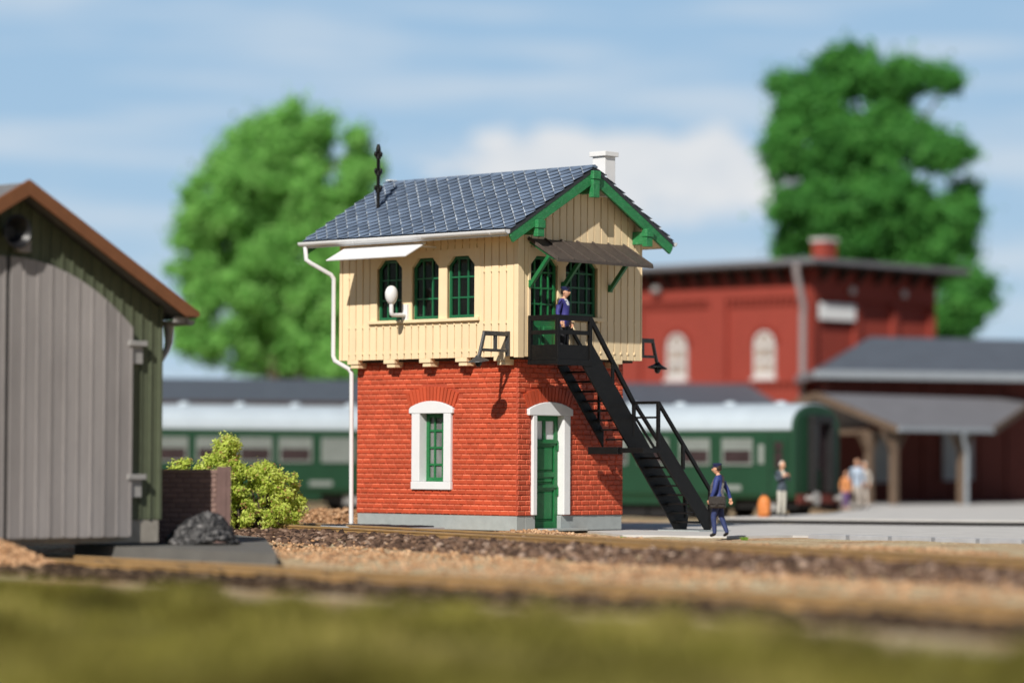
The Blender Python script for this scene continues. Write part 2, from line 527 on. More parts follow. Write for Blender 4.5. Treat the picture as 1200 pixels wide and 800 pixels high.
# track and ground
mat('rail_steel', (0.40, 0.30, 0.19), 0.40, 0.2, 8, 0.15, 40, 0.6, metal=0.35, stretch=(0.15, 1, 1))
mat('rail_rust', (0.36, 0.22, 0.09), 0.6, 0.2, 8, 0.2, 40, 0.4, stretch=(0.3, 1, 1))
mat('sleeper_wood', (0.06, 0.038, 0.026), 0.85, 0.25, 6, 0.4, 30)
ramp_mat('ballast', [(0.0, (0.025, 0.016, 0.013)), (0.35, (0.095, 0.056, 0.038)), (0.75, (0.20, 0.125, 0.085)), (1.0, (0.44, 0.33, 0.26))], 0.9)
ramp_mat('ballast_shaded', [(0.0, (0.014, 0.009, 0.006)), (0.5, (0.050, 0.030, 0.018)), (1.0, (0.20, 0.14, 0.09))], 0.9)  # darker ballast copy, shadow below the nearer track's rail put into its colour
ramp_mat('sand_grains', [(0.0, (0.20, 0.10, 0.05)), (0.4, (0.47, 0.27, 0.14)), (1.0, (0.66, 0.45, 0.28))], 0.9)
mat('paving', (0.52, 0.505, 0.485), 0.8, 0.12, 1.2, 0.15, 14, 0.25)
mat('kerb', (0.34, 0.35, 0.37), 0.7, 0.12, 3, 0.15, 14, 0.25)
mat('timber_black', (0.012, 0.013, 0.018), 0.6, 0.3, 8, 0.4, 30)
# foliage
ramp_mat('leaf_bright', [(0.0, (0.16, 0.40, 0.09)), (0.5, (0.28, 0.61, 0.155)), (1.0, (0.42, 0.73, 0.24))], 0.6, 0.2, trans=0.5)
ramp_mat('leaf_deep', [(0.0, (0.045, 0.18, 0.04)), (0.5, (0.10, 0.35, 0.07)), (1.0, (0.18, 0.46, 0.10))], 0.6, 0.2, trans=0.45)
ramp_mat('leaf_bush', [(0.0, (0.36, 0.48, 0.06)), (0.45, (0.60, 0.70, 0.13)), (0.86, (0.74, 0.80, 0.26)), (0.93, (0.56, 0.34, 0.17)), (1.0, (0.38, 0.18, 0.08))], 0.7, 0.2, trans=0.45)
mat('bark', (0.075, 0.05, 0.035), 0.9, 0.3, 6, 0.6, 14)
ramp_mat('grass_blade', [(0.0, (0.095, 0.062, 0.014)), (0.35, (0.150, 0.138, 0.024)), (0.65, (0.26, 0.24, 0.055)), (1.0, (0.46, 0.36, 0.14))], 0.8, 0.15, trans=0.25, scale=0.4, var=0.55)
ramp_mat('tuft_green', [(0.0, (0.12, 0.25, 0.03)), (1.0, (0.33, 0.5, 0.08))], 0.8, 0.15, trans=0.25)
# people
mat('skin', (0.62, 0.34, 0.22), 0.55, 0.06, 20)
mat('uniform_blue', (0.030, 0.048, 0.19), 0.6, 0.2, 14, 0.2, 60)
mat('uniform_violet', (0.042, 0.040, 0.21), 0.6, 0.15, 14, 0.2, 60)
mat('trouser_blue', (0.028, 0.042, 0.13), 0.65, 0.25, 14, 0.2, 60)
mat('trouser_black', (0.012, 0.012, 0.016), 0.65, 0.2, 14)
mat('shoe_black', (0.010, 0.010, 0.011), 0.4, 0.2, 14)
mat('cap_blue', (0.016, 0.022, 0.075), 0.5, 0.15, 14)
mat('hair_dark', (0.03, 0.018, 0.012), 0.6, 0.2, 30)
mat('hair_grey', (0.62, 0.58, 0.52), 0.6, 0.15, 30)
mat('shirt_white', (0.75, 0.75, 0.78), 0.6, 0.05, 14)
mat('leather', (0.022, 0.017, 0.014), 0.45, 0.3, 20, 0.3, 50, 0.5)
mat('jacket_slate', (0.060, 0.080, 0.105), 0.7, 0.15, 10)
mat('trouser_beige', (0.50, 0.48, 0.42), 0.7, 0.1, 10)
mat('scarf_cream', (0.66, 0.57, 0.45), 0.7, 0.1, 10)
mat('shirt_sky', (0.36, 0.44, 0.55), 0.7, 0.1, 10)
mat('dress_orange', (0.62, 0.26, 0.10), 0.7, 0.1, 10)
mat('skirt_purple', (0.13, 0.07, 0.19), 0.7, 0.1, 10)
mat('coat_stone', (0.42, 0.38, 0.34), 0.7, 0.1, 10)
mat('bag_orange', (0.60, 0.20, 0.05), 0.6, 0.12, 10, 0.2, 30)
mat('cloth_white', (0.70, 0.62, 0.55), 0.7, 0.1, 10)

# ------------------------------------------------------------------ ground
# track lines (x, y): nearer track runs out of the shed, the farther one passes the signal box
T1A, T1B, Z1 = Vector((-7.51, 86.91)), Vector((8.73, 54.92)), 0.09
T2A, T2B, Z2 = Vector((-8.93, 65.13)), Vector((7.02, 44.20)), -0.26
D1 = (T1B - T1A).normalized(); D2 = (T2B - T2A).normalized()
N1 = Vector((D1.y, -D1.x)); N2 = Vector((D2.y, -D2.x))
if N1.y > 0: N1 = -N1      # normals point to the viewer's side
if N2.y > 0: N2 = -N2


def sstep(t):
    t = np.clip(t, 0, 1)
    return t * t * (3 - 2 * t)


def terrain(x, y):
    x = np.asarray(x, float); y = np.asarray(y, float)
    s2 = (x - T2A.x) * N2.x + (y - T2A.y) * N2.y          # + towards the camera, 0 at the far rail of track 2
    s1 = (x - T1A.x) * N1.x + (y - T1A.y) * N1.y
    z = np.full_like(x, -0.07)
    z = np.where(s1 > 0.2, -0.07 + (-0.20) * sstep((s1 - 1.9) / 2.2), z)
    z = z + (-0.42 - z) * sstep((s2 + 2.6) / 1.8)
    # grass bank in front, higher on the left
    top = -0.30 - 0.06 * sstep((x + 0.5) / 6.5)
    z = z + (top + 0.42 - 0.0) * sstep((s2 - 5.0) / 5.0)
    z = z + (0.0 - z) * sstep((24 - y) / 16)
    z = z + (-0.30 - z) * sstep((y - 96) / 8)
    z = z + 0.02 * np.sin(x * 1.7 + y * 0.6) * np.cos(y * 1.1 - x * 0.4) + 0.012 * np.sin(x * 4.1) * np.sin(y * 3.3)
    return z


def ground_material():
    m = bpy.data.materials.new('sandy_ground'); MATS['sandy_ground'] = m
    m.use_nodes = True
    nt = m.node_tree; N = nt.nodes.new; L = nt.links.new
    bs = nt.nodes['Principled BSDF']; bs.inputs['Roughness'].default_value = 0.95; bs.inputs['Specular IOR Level'].default_value = 0.15
    tc = N('ShaderNodeTexCoord')

    def nz(s, d=5, r=0.6):
        n = N('ShaderNodeTexNoise'); L(tc.outputs['Object'], n.inputs['Vector'])
        n.inputs['Scale'].default_value = s; n.inputs['Detail'].default_value = d; n.inputs['Roughness'].default_value = r
        return n.outputs['Fac']

    def ramp(f, stops):
        n = N('ShaderNodeValToRGB'); L(f, n.inputs[0]); e = n.color_ramp.elements
        while len(e) < len(stops): e.new(0.5)
        for i, (p, c) in enumerate(stops): e[i].position = p; e[i].color = (*c, 1)
        return n.outputs[0]

    def mix(f, a, b):
        n = N('ShaderNodeMix'); n.data_type = 'RGBA'; L(f, n.inputs[0]); L(a, n.inputs[6]); L(b, n.inputs[7]); return n.outputs[2]
    vo = N('ShaderNodeTexVoronoi'); L(tc.outputs['Object'], vo.inputs['Vector']); vo.inputs['Scale'].default_value = 16
    grain = N('ShaderNodeSeparateColor'); L(vo.outputs['Color'], grain.inputs[0])
    sand = ramp(grain.outputs[0], [(0.0, (0.24, 0.125, 0.065)), (0.45, (0.46, 0.27, 0.145)), (1.0, (0.66, 0.46, 0.29))])
    pale = ramp(grain.outputs[1], [(0.0, (0.40, 0.31, 0.19)), (1.0, (0.70, 0.60, 0.40))])
    patch = N('ShaderNodeMapRange'); L(nz(0.45, 3), patch.inputs[0]); patch.inputs[1].default_value = 0.36; patch.inputs[2].default_value = 0.58
    c = mix(patch.outputs[0], sand, pale)
    moss = ramp(grain.outputs[2], [(0.0, (0.08, 0.08, 0.015)), (1.0, (0.19, 0.17, 0.045))])
    at_ = N('ShaderNodeAttribute'); at_.attribute_name = 'grass'
    ga = N('ShaderNodeMath'); ga.operation = 'ADD'; L(at_.outputs['Fac'], ga.inputs[0])
    gs = N('ShaderNodeMath'); gs.operation = 'MULTIPLY_ADD'; L(nz(0.7, 4), gs.inputs[0]); gs.inputs[1].default_value = 1.2; gs.inputs[2].default_value = -0.6
    L(gs.outputs[0], ga.inputs[1]); ga.use_clamp = True
    c = mix(ga.outputs[0], c, moss)
    L(c, bs.inputs['Base Color'])
    bp = N('ShaderNodeBump'); bp.inputs['Strength'].default_value = 0.9; bp.inputs['Distance'].default_value = 0.05
    L(vo.outputs['Distance'], bp.inputs['Height']); L(bp.outputs[0], bs.inputs['Normal'])


ground_material()


def build_ground():
    xs = np.concatenate([[-4000, -1200, -400, -150, -70, -40], np.arange(-26, 26.01, 0.35), [40, 70, 150, 400, 1200, 4000]])
    ys = np.concatenate([[-400, -100, -30, 0, 10, 16], np.arange(20, 110.01, 0.35), [116, 125, 140, 170, 250, 500, 1200, 3000, 7000]])
    X, Y = np.meshgrid(xs, ys)
    Z = terrain(X, Y)
    far = (np.abs(X) > 60) | (Y > 160) | (Y < 0)
    Z = np.where(far, -0.3, Z)
    nx, ny = len(xs), len(ys)
    v = np.stack([X.ravel(), Y.ravel(), Z.ravel()], 1)
    i = np.arange((ny - 1) * (nx - 1)); a = (i // (nx - 1)) * nx + i % (nx - 1)
    f = np.stack([a, a + 1, a + nx + 1, a + nx], 1)
    me = bpy.data.meshes.new('ground')
    me.from_pydata(v.tolist(), [], f.tolist())
    me.materials.append(MATS['sandy_ground'])
    s2 = (X - T2A.x) * N2.x + (Y - T2A.y) * N2.y
    g = sstep((s2 - 5.6) / 2.4) * (Y < 90)
    g = np.maximum(g, (Y > 150) * 1.0)
    at_ = me.attributes.new('grass', 'FLOAT', 'POINT'); at_.data.foreach_set('value', g.ravel().astype(np.float32))
    me.polygons.foreach_set('use_smooth', np.ones(len(me.polygons), dtype=bool))
    o = bpy.data.objects.new('ground', me); COL.objects.link(o)
    tag(o, kind='structure')


build_ground()


# stones ----------------------------------------------------------------
OCT = np.array([(1, 0, 0), (-1, 0, 0), (0, 1, 0), (0, -1, 0), (0, 0, 1), (0, 0, -1),
                (.6, .6, .55), (-.6, .6, .55), (.6, -.6, .55), (-.6, -.6, .55)], float)
_TRI = [(0, 6, 8), (2, 7, 6), (1, 9, 7), (3, 8, 9), (4, 8, 6), (4, 6, 7), (4, 7, 9), (4, 9, 8),
        (0, 2, 6), (2, 1, 7), (1, 3, 9), (3, 0, 8), (0, 5, 2), (2, 5, 1), (1, 5, 3), (3, 5, 0)]


def scatter_stones(name, pts, sizes, material, seed, label_kind='stuff', flat=0.75):
    rg = np.random.default_rng(seed)
    n = len(pts)
    base = OCT[None] * (1 + rg.uniform(-0.32, 0.32, (n, 10, 1)))
    ang = rg.uniform(0, 6.28, n); ca, sa = np.cos(ang), np.sin(ang)
    tilt = rg.uniform(-0.7, 0.7, n); ct, st = np.cos(tilt), np.sin(tilt)
    sc = np.stack([sizes * rg.uniform(0.8, 1.3, n), sizes * rg.uniform(0.7, 1.1, n), sizes * flat * rg.uniform(0.7, 1.2, n)], 1)
    p = base * sc[:, None, :]
    y, z = p[..., 1] * ct[:, None] - p[..., 2] * st[:, None], p[..., 1] * st[:, None] + p[..., 2] * ct[:, None]
    x = p[..., 0] * ca[:, None] - y * sa[:, None]; y = p[..., 0] * sa[:, None] + y * ca[:, None]
    v = np.stack([x, y, z], -1) + pts[:, None, :]
    tri = np.array(_TRI)
    f = (tri[None] + (np.arange(n) * 10)[:, None, None]).reshape(-1, 3)
    me = bpy.data.meshes.new(name)
    me.vertices.add(n * 10); me.vertices.foreach_set('co', v.reshape(-1).astype(np.float32))
    me.loops.add(f.size); me.loops.foreach_set('vertex_index', f.reshape(-1).astype(np.int32))
    me.polygons.add(len(f)); me.polygons.foreach_set('loop_start', (np.arange(len(f)) * 3).astype(np.int32))
    me.update(calc_edges=True)
    me.materials.append(MATS[material])
    rv = np.repeat(rg.beta(1.6, 1.8, n), len(tri))
    at_ = me.attributes.new('rnd', 'FLOAT', 'FACE'); at_.data.foreach_set('value', rv.astype(np.float32))
    me.validate()
    o = bpy.data.objects.new(name, me); COL.objects.link(o)
    if label_kind: o['kind'] = label_kind
    return o


def along(A, D, Nn, t, s):
    return A.x + D.x * t + Nn.x * s, A.y + D.y * t + Nn.y * s


def build_tracks():
    G = 1.435
    rg = np.random.default_rng(5)
    for (A, D, Nn, Z, t0, t1, hh, lab) in (
            (T1A, D1, N1, Z1, -8, 50, 0.21, 'railway track of brown rails passing right in front of the brick signal box'),
            (T2A, D2, N2, Z2, -2, 42, 0.27, 'blurred railway track in the foreground leading out from under the grey shed doors')):
        ang = math.atan2(D.y, D.x)
        root = thing('railway_track', lab, 'track', (A.x, A.y, 0), ang)
        side = 1 if (Vector((-D.y, D.x)).dot(Nn) > 0) else -1
        for k in (0, 1):
            mb = MB()
            off = k * G * side
            prof = [(-0.075, 0), (0.075, 0), (0.075, 0.025), (0.02, 0.05), (0.02, hh - 0.06), (0.042, hh - 0.045), (0.042, hh - 0.008), (0.034, hh), (-0.034, hh), (-0.042, hh - 0.008), (-0.042, hh - 0.045), (-0.02, hh - 0.06), (-0.02, 0.05), (-0.075, 0.025)]
            n = len(prof); b = 0
            mb.v += [(t0, off + p[0], Z - hh + p[1]) for p in prof] + [(t1, off + p[0], Z - hh + p[1]) for p in prof]
            for i in range(n):
                j = (i + 1) % n
                mb.face((i, j, n + j, n + i), 0 if i in (6, 7, 8) else 1)
            mb.face(range(n), 1); mb.face(range(2 * n - 1, n - 1, -1), 1)
            # spikes / chairs
            t = t0 + 0.4
            while t < t1:
                for sd in (-1, 1):
                    mb.box(t - 0.05, t + 0.05, off + sd * 0.075 - 0.03, off + sd * 0.075 + 0.03, Z - hh - 0.01, Z - hh + 0.06, 1)
                t += 0.65
            mb.build('rail', ['rail_steel', 'rail_rust'], root)
        sl = None
        t = t0 + 0.4; cnt = 0
        while t < t1 and cnt < 95:
            if sl is None:
                mb = MB(); mb.box(-0.12, 0.12, side * G / 2 - 1.25, side * G / 2 + 1.25, Z - hh - 0.16, Z - hh - 0.003)
                sl = mb.build('sleeper', 'sleeper_wood', root, bevel=0.012); sl.location.x = t
            else:
                c = sl.copy(); COL.objects.link(c); c.parent = root; c.location.x = t
            t += 0.65; cnt += 1
        # ballast bed
        n = 15000 if Z > 0 else 13000
        tt = rg.uniform(t0, t1, n); ss = rg.uniform(-1.0, 3.6, n) if Z > 0 else rg.uniform(-1.1, 4.4, n)
        x, y = along(A, D, Nn, tt, ss)
        gz = terrain(x, y)
        bed = Z - hh - 0.02
        edge = np.maximum(np.maximum(-0.5 - ss, ss - (G + 0.55)), 0)
        z = np.maximum(bed - edge * 0.32 + rg.uniform(-0.03, 0.04, n), gz + rg.uniform(-0.02, 0.03, n))
        near_rail = (np.abs(ss) < 0.12) | (np.abs(ss - G) < 0.12)
        z = np.where(near_rail, bed - 0.03, z)
        sz = rg.uniform(0.045, 0.115, n)
        scatter_stones('ballast', np.stack([x, y, z], 1), sz, 'ballast' if Z > 0 else 'ballast_shaded', 21 + int(Z > 0))
        # solid bed below the loose stones
        mb = MB(); y0, y1 = sorted((side * -0.75, side * (G + 0.8)))
        y00, y11 = sorted((side * -1.6, side * (G + 2.4)))
        mb.poly([(t0, y0, bed - 0.03), (t1, y0, bed - 0.03), (t1, y1, bed - 0.03), (t0, y1, bed - 0.03)])
        mb.poly([(t0, y0, bed - 0.03), (t1, y0, bed - 0.03), (t1, y00, bed - 0.45), (t0, y00, bed - 0.45)])
        mb.poly([(t0, y1, bed - 0.03), (t1, y1, bed - 0.03), (t1, y11, bed - 0.45), (t0, y11, bed - 0.45)])
        o = mb.build('track_bed', 'sleeper_wood'); o.location = (A.x, A.y, 0); o.rotation_euler = (0, 0, ang)
        tag(o, kind='structure')


build_tracks()


def flat_slab(name, pts, z0, z1, material, bevel=0.0):
    mb = MB(); mb.prism(pts, lambda a, b, n: (a, b, n), z0, z1)
    o = mb.build(name, material, bevel=bevel)
    return tag(o, kind='structure')


def build_paving():
    # yard paving around the foot of the stairs and behind the track
    flat_slab('pavement', [(2.6, 75.3), (5.2, 74.4), (6.6, 75.6), (14.5, 66.5), (60, 52), (60, 84), (12.6, 88.2), (3.6, 91), (0.5, 88)], -0.3, -0.02, 'paving')
    # a kerb of separate concrete stones along its front
    mb = MB(); P = Vector((6.9, 75.0)); Q = Vector((14.9, 65.8)); d = (Q - P).normalized(); L_ = (Q - P).length
    k = 0
    while k * 1.3 < L_:
        a = P + d * (k * 1.3); b = P + d * (k * 1.3 + 1.18); n = Vector((d.y, -d.x)) * 0.25
        mb.prism([(a.x, a.y), (b.x, b.y), (b.x - n.x, b.y - n.y), (a.x - n.x, a.y - n.y)], lambda x, y, z: (x, y, z), -0.3, 0.03, None, RNG.random())
        k += 1
    tag(mb.build('kerb', 'kerb', bevel=0.015), kind='structure')
    # station platform beyond
    flat_slab('platform', [(6.0, 93.2), (13.0, 90.4), (60, 86.5), (60, 170), (14.5, 150), (12.3, 112), (10.0, 101.5)], -0.35, 0.10, 'paving')
    mb = MB(); mb.prism([(6.0, 93.0), (13.0, 90.2), (60, 86.2), (60, 85.6), (12.9, 89.6), (5.9, 92.5)], lambda x, y, z: (x, y, z), -0.34, 0.055)
    tag(mb.build('platform_edge', 'coach_dark'), kind='structure')  # dark strip added as the platform's front face
    # paved apron beside the shed
    flat_slab('apron', [(-9.0, 66.6), (-4.45, 61.4), (-5.6, 73.5), (-7.4, 79.2), (-9.2, 76.5)], -0.5, -0.09, 'slab_grey')


build_paving()


def scatter_sand():
    rg = np.random.default_rng(9)
    n = 9000
    # right-hand strip between track and paving, and loose heaps left of the signal box
    t = rg.uniform(12, 40, n); s = rg.uniform(-2.6, -0.6, n)
    x, y = along(T1A, D1, N1, t, s)
    z = terrain(x, y) + rg.uniform(0, 0.02, n) + 0.10 * np.clip(np.sin(x * 0.9 + 1.0), 0, 1) * rg.random(n)
    keep = ~((x > 2.5) & (x < 5.6) & (y > 73))
    p1 = np.stack([x, y, z], 1)[keep]
    n2 = 7000
    cx = rg.choice([-5.2, -4.6, -4.0, -3.4], n2); cy = rg.choice([86.5, 88, 89.5], n2)
    rx = rg.normal(0, 0.55, n2); ry = rg.normal(0, 0.7, n2)
    h = np.exp(-(rx ** 2 / 0.6 + ry ** 2 / 1.0))
    p2 = np.stack([cx + rx, cy + ry, -0.05 + 0.42 * h * rg.random(n2) ** 0.5], 1)
    # heap in front of the shed's closed doors
    n3 = 5000
    rx = rg.normal(0, 0.7, n3); ry = rg.normal(0, 0.5, n3)
    h = np.exp(-(rx ** 2 / 0.9 + ry ** 2 / 0.5))
    p3 = np.stack([-10.1 + rx, 62.6 + ry, -0.42 + 0.55 * h * rg.random(n3) ** 0.4], 1)
    # loose sand between the two tracks
    n4 = 4500
    t = rg.uniform(4, 44, n4); s = rg.uniform(3.0, 8.0, n4)
    x, y = along(T1A, D1, N1, t, s)
    p4 = np.stack([x, y, terrain(x, y) + rg.uniform(0, 0.02, n4)], 1)
    pts = np.concatenate([p1, p2, p3, p4])
    scatter_stones('sand', pts, rg.uniform(0.025, 0.06, len(pts)), 'sand_grains', 33)


scatter_sand()


def blades(name, pts, hmin, hmax, width, material, seed, kind='stuff', lean=0.5):
    rg = np.random.default_rng(seed); n = len(pts)
    a = rg.uniform(0, 6.28, n); h = rg.uniform(hmin, hmax, n)
    dx, dy = np.cos(a) * width, np.sin(a) * width
    lx, ly = rg.normal(0, lean, n) * h, rg.normal(0, lean, n) * h
    v = np.zeros((n, 3, 3)); v[:, 0] = pts; v[:, 1] = pts; v[:, 2] = pts
    v[:, 0, 0] -= dx; v[:, 0, 1] -= dy; v[:, 1, 0] += dx; v[:, 1, 1] += dy
    v[:, 2, 0] += lx; v[:, 2, 1] += ly; v[:, 2, 2] += h
    f = np.arange(n * 3).reshape(-1, 3)
    me = bpy.data.meshes.new(name); me.from_pydata(v.reshape(-1, 3).tolist(), [], f.tolist())
    me.materials.append(MATS[material])
    at_ = me.attributes.new('rnd', 'FLOAT', 'FACE'); pv = np.clip(rg.random(n) * .55 + .22 + .22 * np.sin(pts[:, 0] * .8 + 1.1 * np.sin(pts[:, 1] * .35)) * np.sin(pts[:, 1] * .55 + pts[:, 0] * .2), 0, 1)
    at_.data.foreach_set('value', pv.astype(np.float32))
    o = bpy.data.objects.new(name, me); COL.objects.link(o)
    if kind: o['kind'] = kind
    return o


def build_grass():
    rg = np.random.default_rng(3)
    n = 80000
    x = rg.uniform(-11, 11, n); y = rg.uniform(19, 57, n)
    s2 = (x - T2A.x) * N2.x + (y - T2A.y) * N2.y
    edge = 6.6 + .9 * np.sin(x * 1.3 + .4) + .6 * np.sin(x * 3.1 + 1.7)
    keep = (s2 > edge + rg.uniform(0, 2.2, n)) & (np.abs(x) < y * 0.2 + 1)
    pat = np.sin(x * 0.9 + 0.3 * y) + np.sin(y * 0.7 - x * 0.5) + rg.normal(0, 0.9, n)
    keep &= pat > -1.2
    x, y = x[keep], y[keep]
    p1 = np.stack([x, y, terrain(x, y) - 0.01], 1)
    # raised cushions of longer grass
    pts = []
    for k in range(150):
        cx = rg.uniform(-8, 8); cy = rg.uniform(24, 52)
        if abs(cx) > cy * .19: continue
        c2 = (cx - T2A.x) * N2.x + (cy - T2A.y) * N2.y
        if c2 < 7.6 + max(0, cx) * .1: continue
        m = 420; r = rg.uniform(.35, 1.0)
        a = rg.uniform(0, 6.28, m); q = np.sqrt(rg.random(m))
        px, py = cx + r * q * np.cos(a), cy + r * q * np.sin(a)
        pts.append(np.stack([px, py, terrain(px, py) + (1 - q ** 2) * rg.uniform(.06, .26)], 1))
    blades('grass', np.concatenate([p1] + pts), 0.05, 0.20, 0.018, 'grass_blade', 4)


build_grass()
# ------------------------------------------------------------------ signal box
PHI = 0.7669
TH = math.pi / 2 - PHI
W, LB = 3.805, 5.606          # brick storey, gable width and front length
OV = 0.33                     # overhang of the boarded storey
PL = 0.3655                   # plinth height
ZB, ZE, ZR = 4.198, 7.221, 8.910
EX, EYN, EYF = 1.046, 0.778, 1.002   # roof overhangs
XM = W / 2
SLOPE = (ZR - ZE) / (XM + EX)


def roof_z(x):
    return ZR - abs(x - XM) * SLOPE


sb = thing('signal_box', 'red brick and cream boarded two-storey signal box with slate roof and black outside stairs', 'signal box', (0.1327, 3776.97 / 48.6, 0), TH)


def window_grid(name, place, a0, a1, z0, z1, parent, nv, nh, frame='green_window', ch=0.16, fr=0.075, bar=0.04, depth=(-0.16, -0.08), pane='pane_clear', arch=False):
    """casement with frame ring, glazing bars and pane; a = along wall"""
    mb = MB(); d0, d1 = depth
    c = ch
    if c > 0:
        o = [(a0, z0), (a1, z0), (a1, z1 - c), (a1 - c, z1), (a0 + c, z1), (a0, z1 - c)]
        k = fr; cc = c * 0.9
        i = [(a0 + k, z0 + k), (a1 - k, z0 + k), (a1 - k, z1 - cc - k * 0.6), (a1 - cc - k * 0.6, z1 - k), (a0 + cc + k * 0.6, z1 - k), (a0 + k, z1 - cc - k * 0.6)]
    else:
        o = [(a0, z0), (a1, z0), (a1, z1), (a0, z1)]; k = fr
        i = [(a0 + k, z0 + k), (a1 - k, z0 + k), (a1 - k, z1 - k), (a0 + k, z1 - k)]
    n = len(o)
    for q in range(n):
        r = (q + 1) % n
        mb.prism([o[q], o[r], i[r], i[q]], place, d0, d1)
    fo = mb.build(name, frame, parent)
    gb = MB()
    for q in range(1, nv + 1):
        a = a0 + (a1 - a0) * q / (nv + 1)
        gb.prism([(a - bar / 2, z0 + fr), (a + bar / 2, z0 + fr), (a + bar / 2, z1 - fr), (a - bar / 2, z1 - fr)], place, d0 + 0.015, d1 - 0.012)
    for q in range(1, nh + 1):
        z = z0 + (z1 - z0) * q / (nh + 1)
        gb.prism([(a0 + fr, z - bar / 2), (a1 - fr, z - bar / 2), (a1 - fr, z + bar / 2), (a0 + fr, z + bar / 2)], place, d0 + 0.018, d1 - 0.015)
    gb.build('glazing_bar', frame, fo)
    pn = MB()
    pts = [((x - (a0 + a1) / 2) * 0.985 + (a0 + a1) / 2, y) for x, y in o]
    nn = (d0 + d1) / 2 - 0.01
    pn.prism(pts, place, nn - 0.006, nn)
    pn.build('pane', pane, fo)
    return fo


def build_brick_storey():
    FW = (2.45, 3.29, 1.17, 2.85)      # front window opening (y0,y1,z0,z1)
    DR = (0.63, 1.44, 0.03, 2.79)      # gable door opening
    core = MB()
    t = 0.32
    wall_cells(core, 0, LB, PL, ZB, [(2.41, 3.33, 1.13, 2.89)], PX(0.0), -t, 0)
    wall_cells(core, t, W - t, PL, ZB, [(0.59, 1.62, 0.0, 2.83)], PY(0.0), -t, 0)
    core.box(W - t, W, 0, LB, PL, ZB); core.box(t, W - t, LB - t, LB, PL, ZB)
    core.cm = 1
    head_c, head_r0, head_r1 = 2.9, 2.03, 2.39
    fz = 3.16 - head_r0            # centre height for window arch
    half = 0.40
    skips_f = [rect_skip(2.18, 3.60, 0.97, 2.86), rect_skip(2.16, 3.64, 2.84, 3.03), arc_skip(head_c, fz, 0, head_r1 + 0.03, half + 0.015)]
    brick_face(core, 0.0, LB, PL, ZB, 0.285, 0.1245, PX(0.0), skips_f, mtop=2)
    dc = 1.115; dz = 3.125 - head_r0
    skips_g = [rect_skip(0.47, 1.82, 0, 2.82), rect_skip(0.33, 1.9, 2.78, 3.0), arc_skip(dc, dz, 0, head_r1 + 0.03, half + 0.015)]
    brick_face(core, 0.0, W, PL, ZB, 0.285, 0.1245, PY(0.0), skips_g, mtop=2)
    brick_face(core, 0.0, LB, PL, ZB, 0.285, 0.1245, PXr(W), [])
    brick_face(core, 0.0, W, PL, ZB, 0.285, 0.1245, PYr(LB), [])
    for (c, zc, pl) in ((head_c, fz, PX(0.0)), (dc, dz, PY(0.0))):
        n = 15
        for i in range(n):
            a = -half + 2 * half * (i + 0.07) / n; b = -half + 2 * half * (i + 0.86) / n
            r0, r1 = head_r0 + 0.0, head_r1 + RNG.uniform(-0.015, 0.015)
            q = [(c + r0 * math.sin(a), zc + r0 * math.cos(a)), (c + r0 * math.sin(b), zc + r0 * math.cos(b)), (c + r1 * math.sin(b), zc + r1 * math.cos(b)), (c + r1 * math.sin(a), zc + r1 * math.cos(a))]
            core.prism(q, pl, 0, 0.046, None, RNG.random())
    core.build('brick_wall', ['brick_joint', 'red_brick', 'brick_edge_lit'], sb)
    # floor between storeys, dark inside
    ins = MB(); ins.box(-OV + 0.16, W + OV - 0.16, -OV + 0.16, LB + OV - 0.16, ZB - 0.06, ZB + 0.06)
    ins.build('floor', 'inside_dark', sb)
    # plinth
    p = MB(); i = 0.012
    wall_cells(p, i, LB - i, 0, PL, [], PX(i), -0.30, 0)
    wall_cells(p, i + 0.3, W - i, 0, PL, [(0.66, 1.56, -1, 9)], PY(i), -0.30, 0)
    p.box(W - 0.3, W - i, 0.3, LB - i, 0, PL - 0.002); p.box(0.3, W - 0.3, LB - 0.3, LB - i, 0, PL - 0.002)
    p.build('plinth', 'plinth_grey', sb, bevel=0.012)
    st = MB(); st.box(0.70, 1.95, -0.55, 0.0, 0, 0.055); st.build('doorstep', 'plinth_grey', sb, bevel=0.01)
    # front window
    wf = MB()
    # surround: jambs, sill, segmental head
    wf.prism([(2.20, 1.17), (2.45, 1.17), (2.45, 2.85), (2.20, 2.85)], PX(0), -0.26, 0.075)
    wf.prism([(3.29, 1.17), (3.57, 1.17), (3.57, 2.85), (3.29, 2.85)], PX(0), -0.26, 0.075)
    wf.prism([(2.19, 0.975), (3.58, 0.975), (3.58, 1.168), (2.19, 1.168)], PX(0), -0.26, 0.085)
    pts = [(2.13, 2.852), (3.66, 2.852), (3.66, 2.97)]
    for k in range(9):
        a = half - 0.03 - (2 * half - 0.06) * k / 8
        pts.append((head_c + 2.0 * math.sin(a) * 0.955, fz + 2.03 * math.cos(a)))
    pts.append((2.13, 2.97))
    wf.prism(pts, PX(0), -0.26, 0.085)
    w = wf.build('lower_window', 'white_plastic', sb, bevel=0.014)
    window_grid('casement', PX(0), 2.452, 3.288, 1.172, 2.848, w, 2, 3, ch=0, fr=0.10, bar=0.05, depth=(-0.255, -0.175), frame='green_door', pane='pane_milky')
    # gable door
    ds = MB()
    ds.prism([(0.49, PL + 0.015), (0.63, PL + 0.015), (0.63, 2.79), (0.49, 2.79)], PY(0), -0.28, 0.085)
    ds.prism([(1.58, PL + 0.015), (1.81, PL + 0.015), (1.81, 2.79), (1.58, 2.79)], PY(0), -0.28, 0.085)
    pts = [(0.34, 2.792), (1.89, 2.792), (1.89, 2.95)]
    for k in range(9):
        a = half - 0.02 - (2 * half - 0.04) * k / 8
        pts.append((dc + 2.0 * math.sin(a) * 0.96, dz + 2.03 * math.cos(a)))
    pts.append((0.34, 2.95))
    ds.prism(pts, PY(0), -0.28, 0.095)
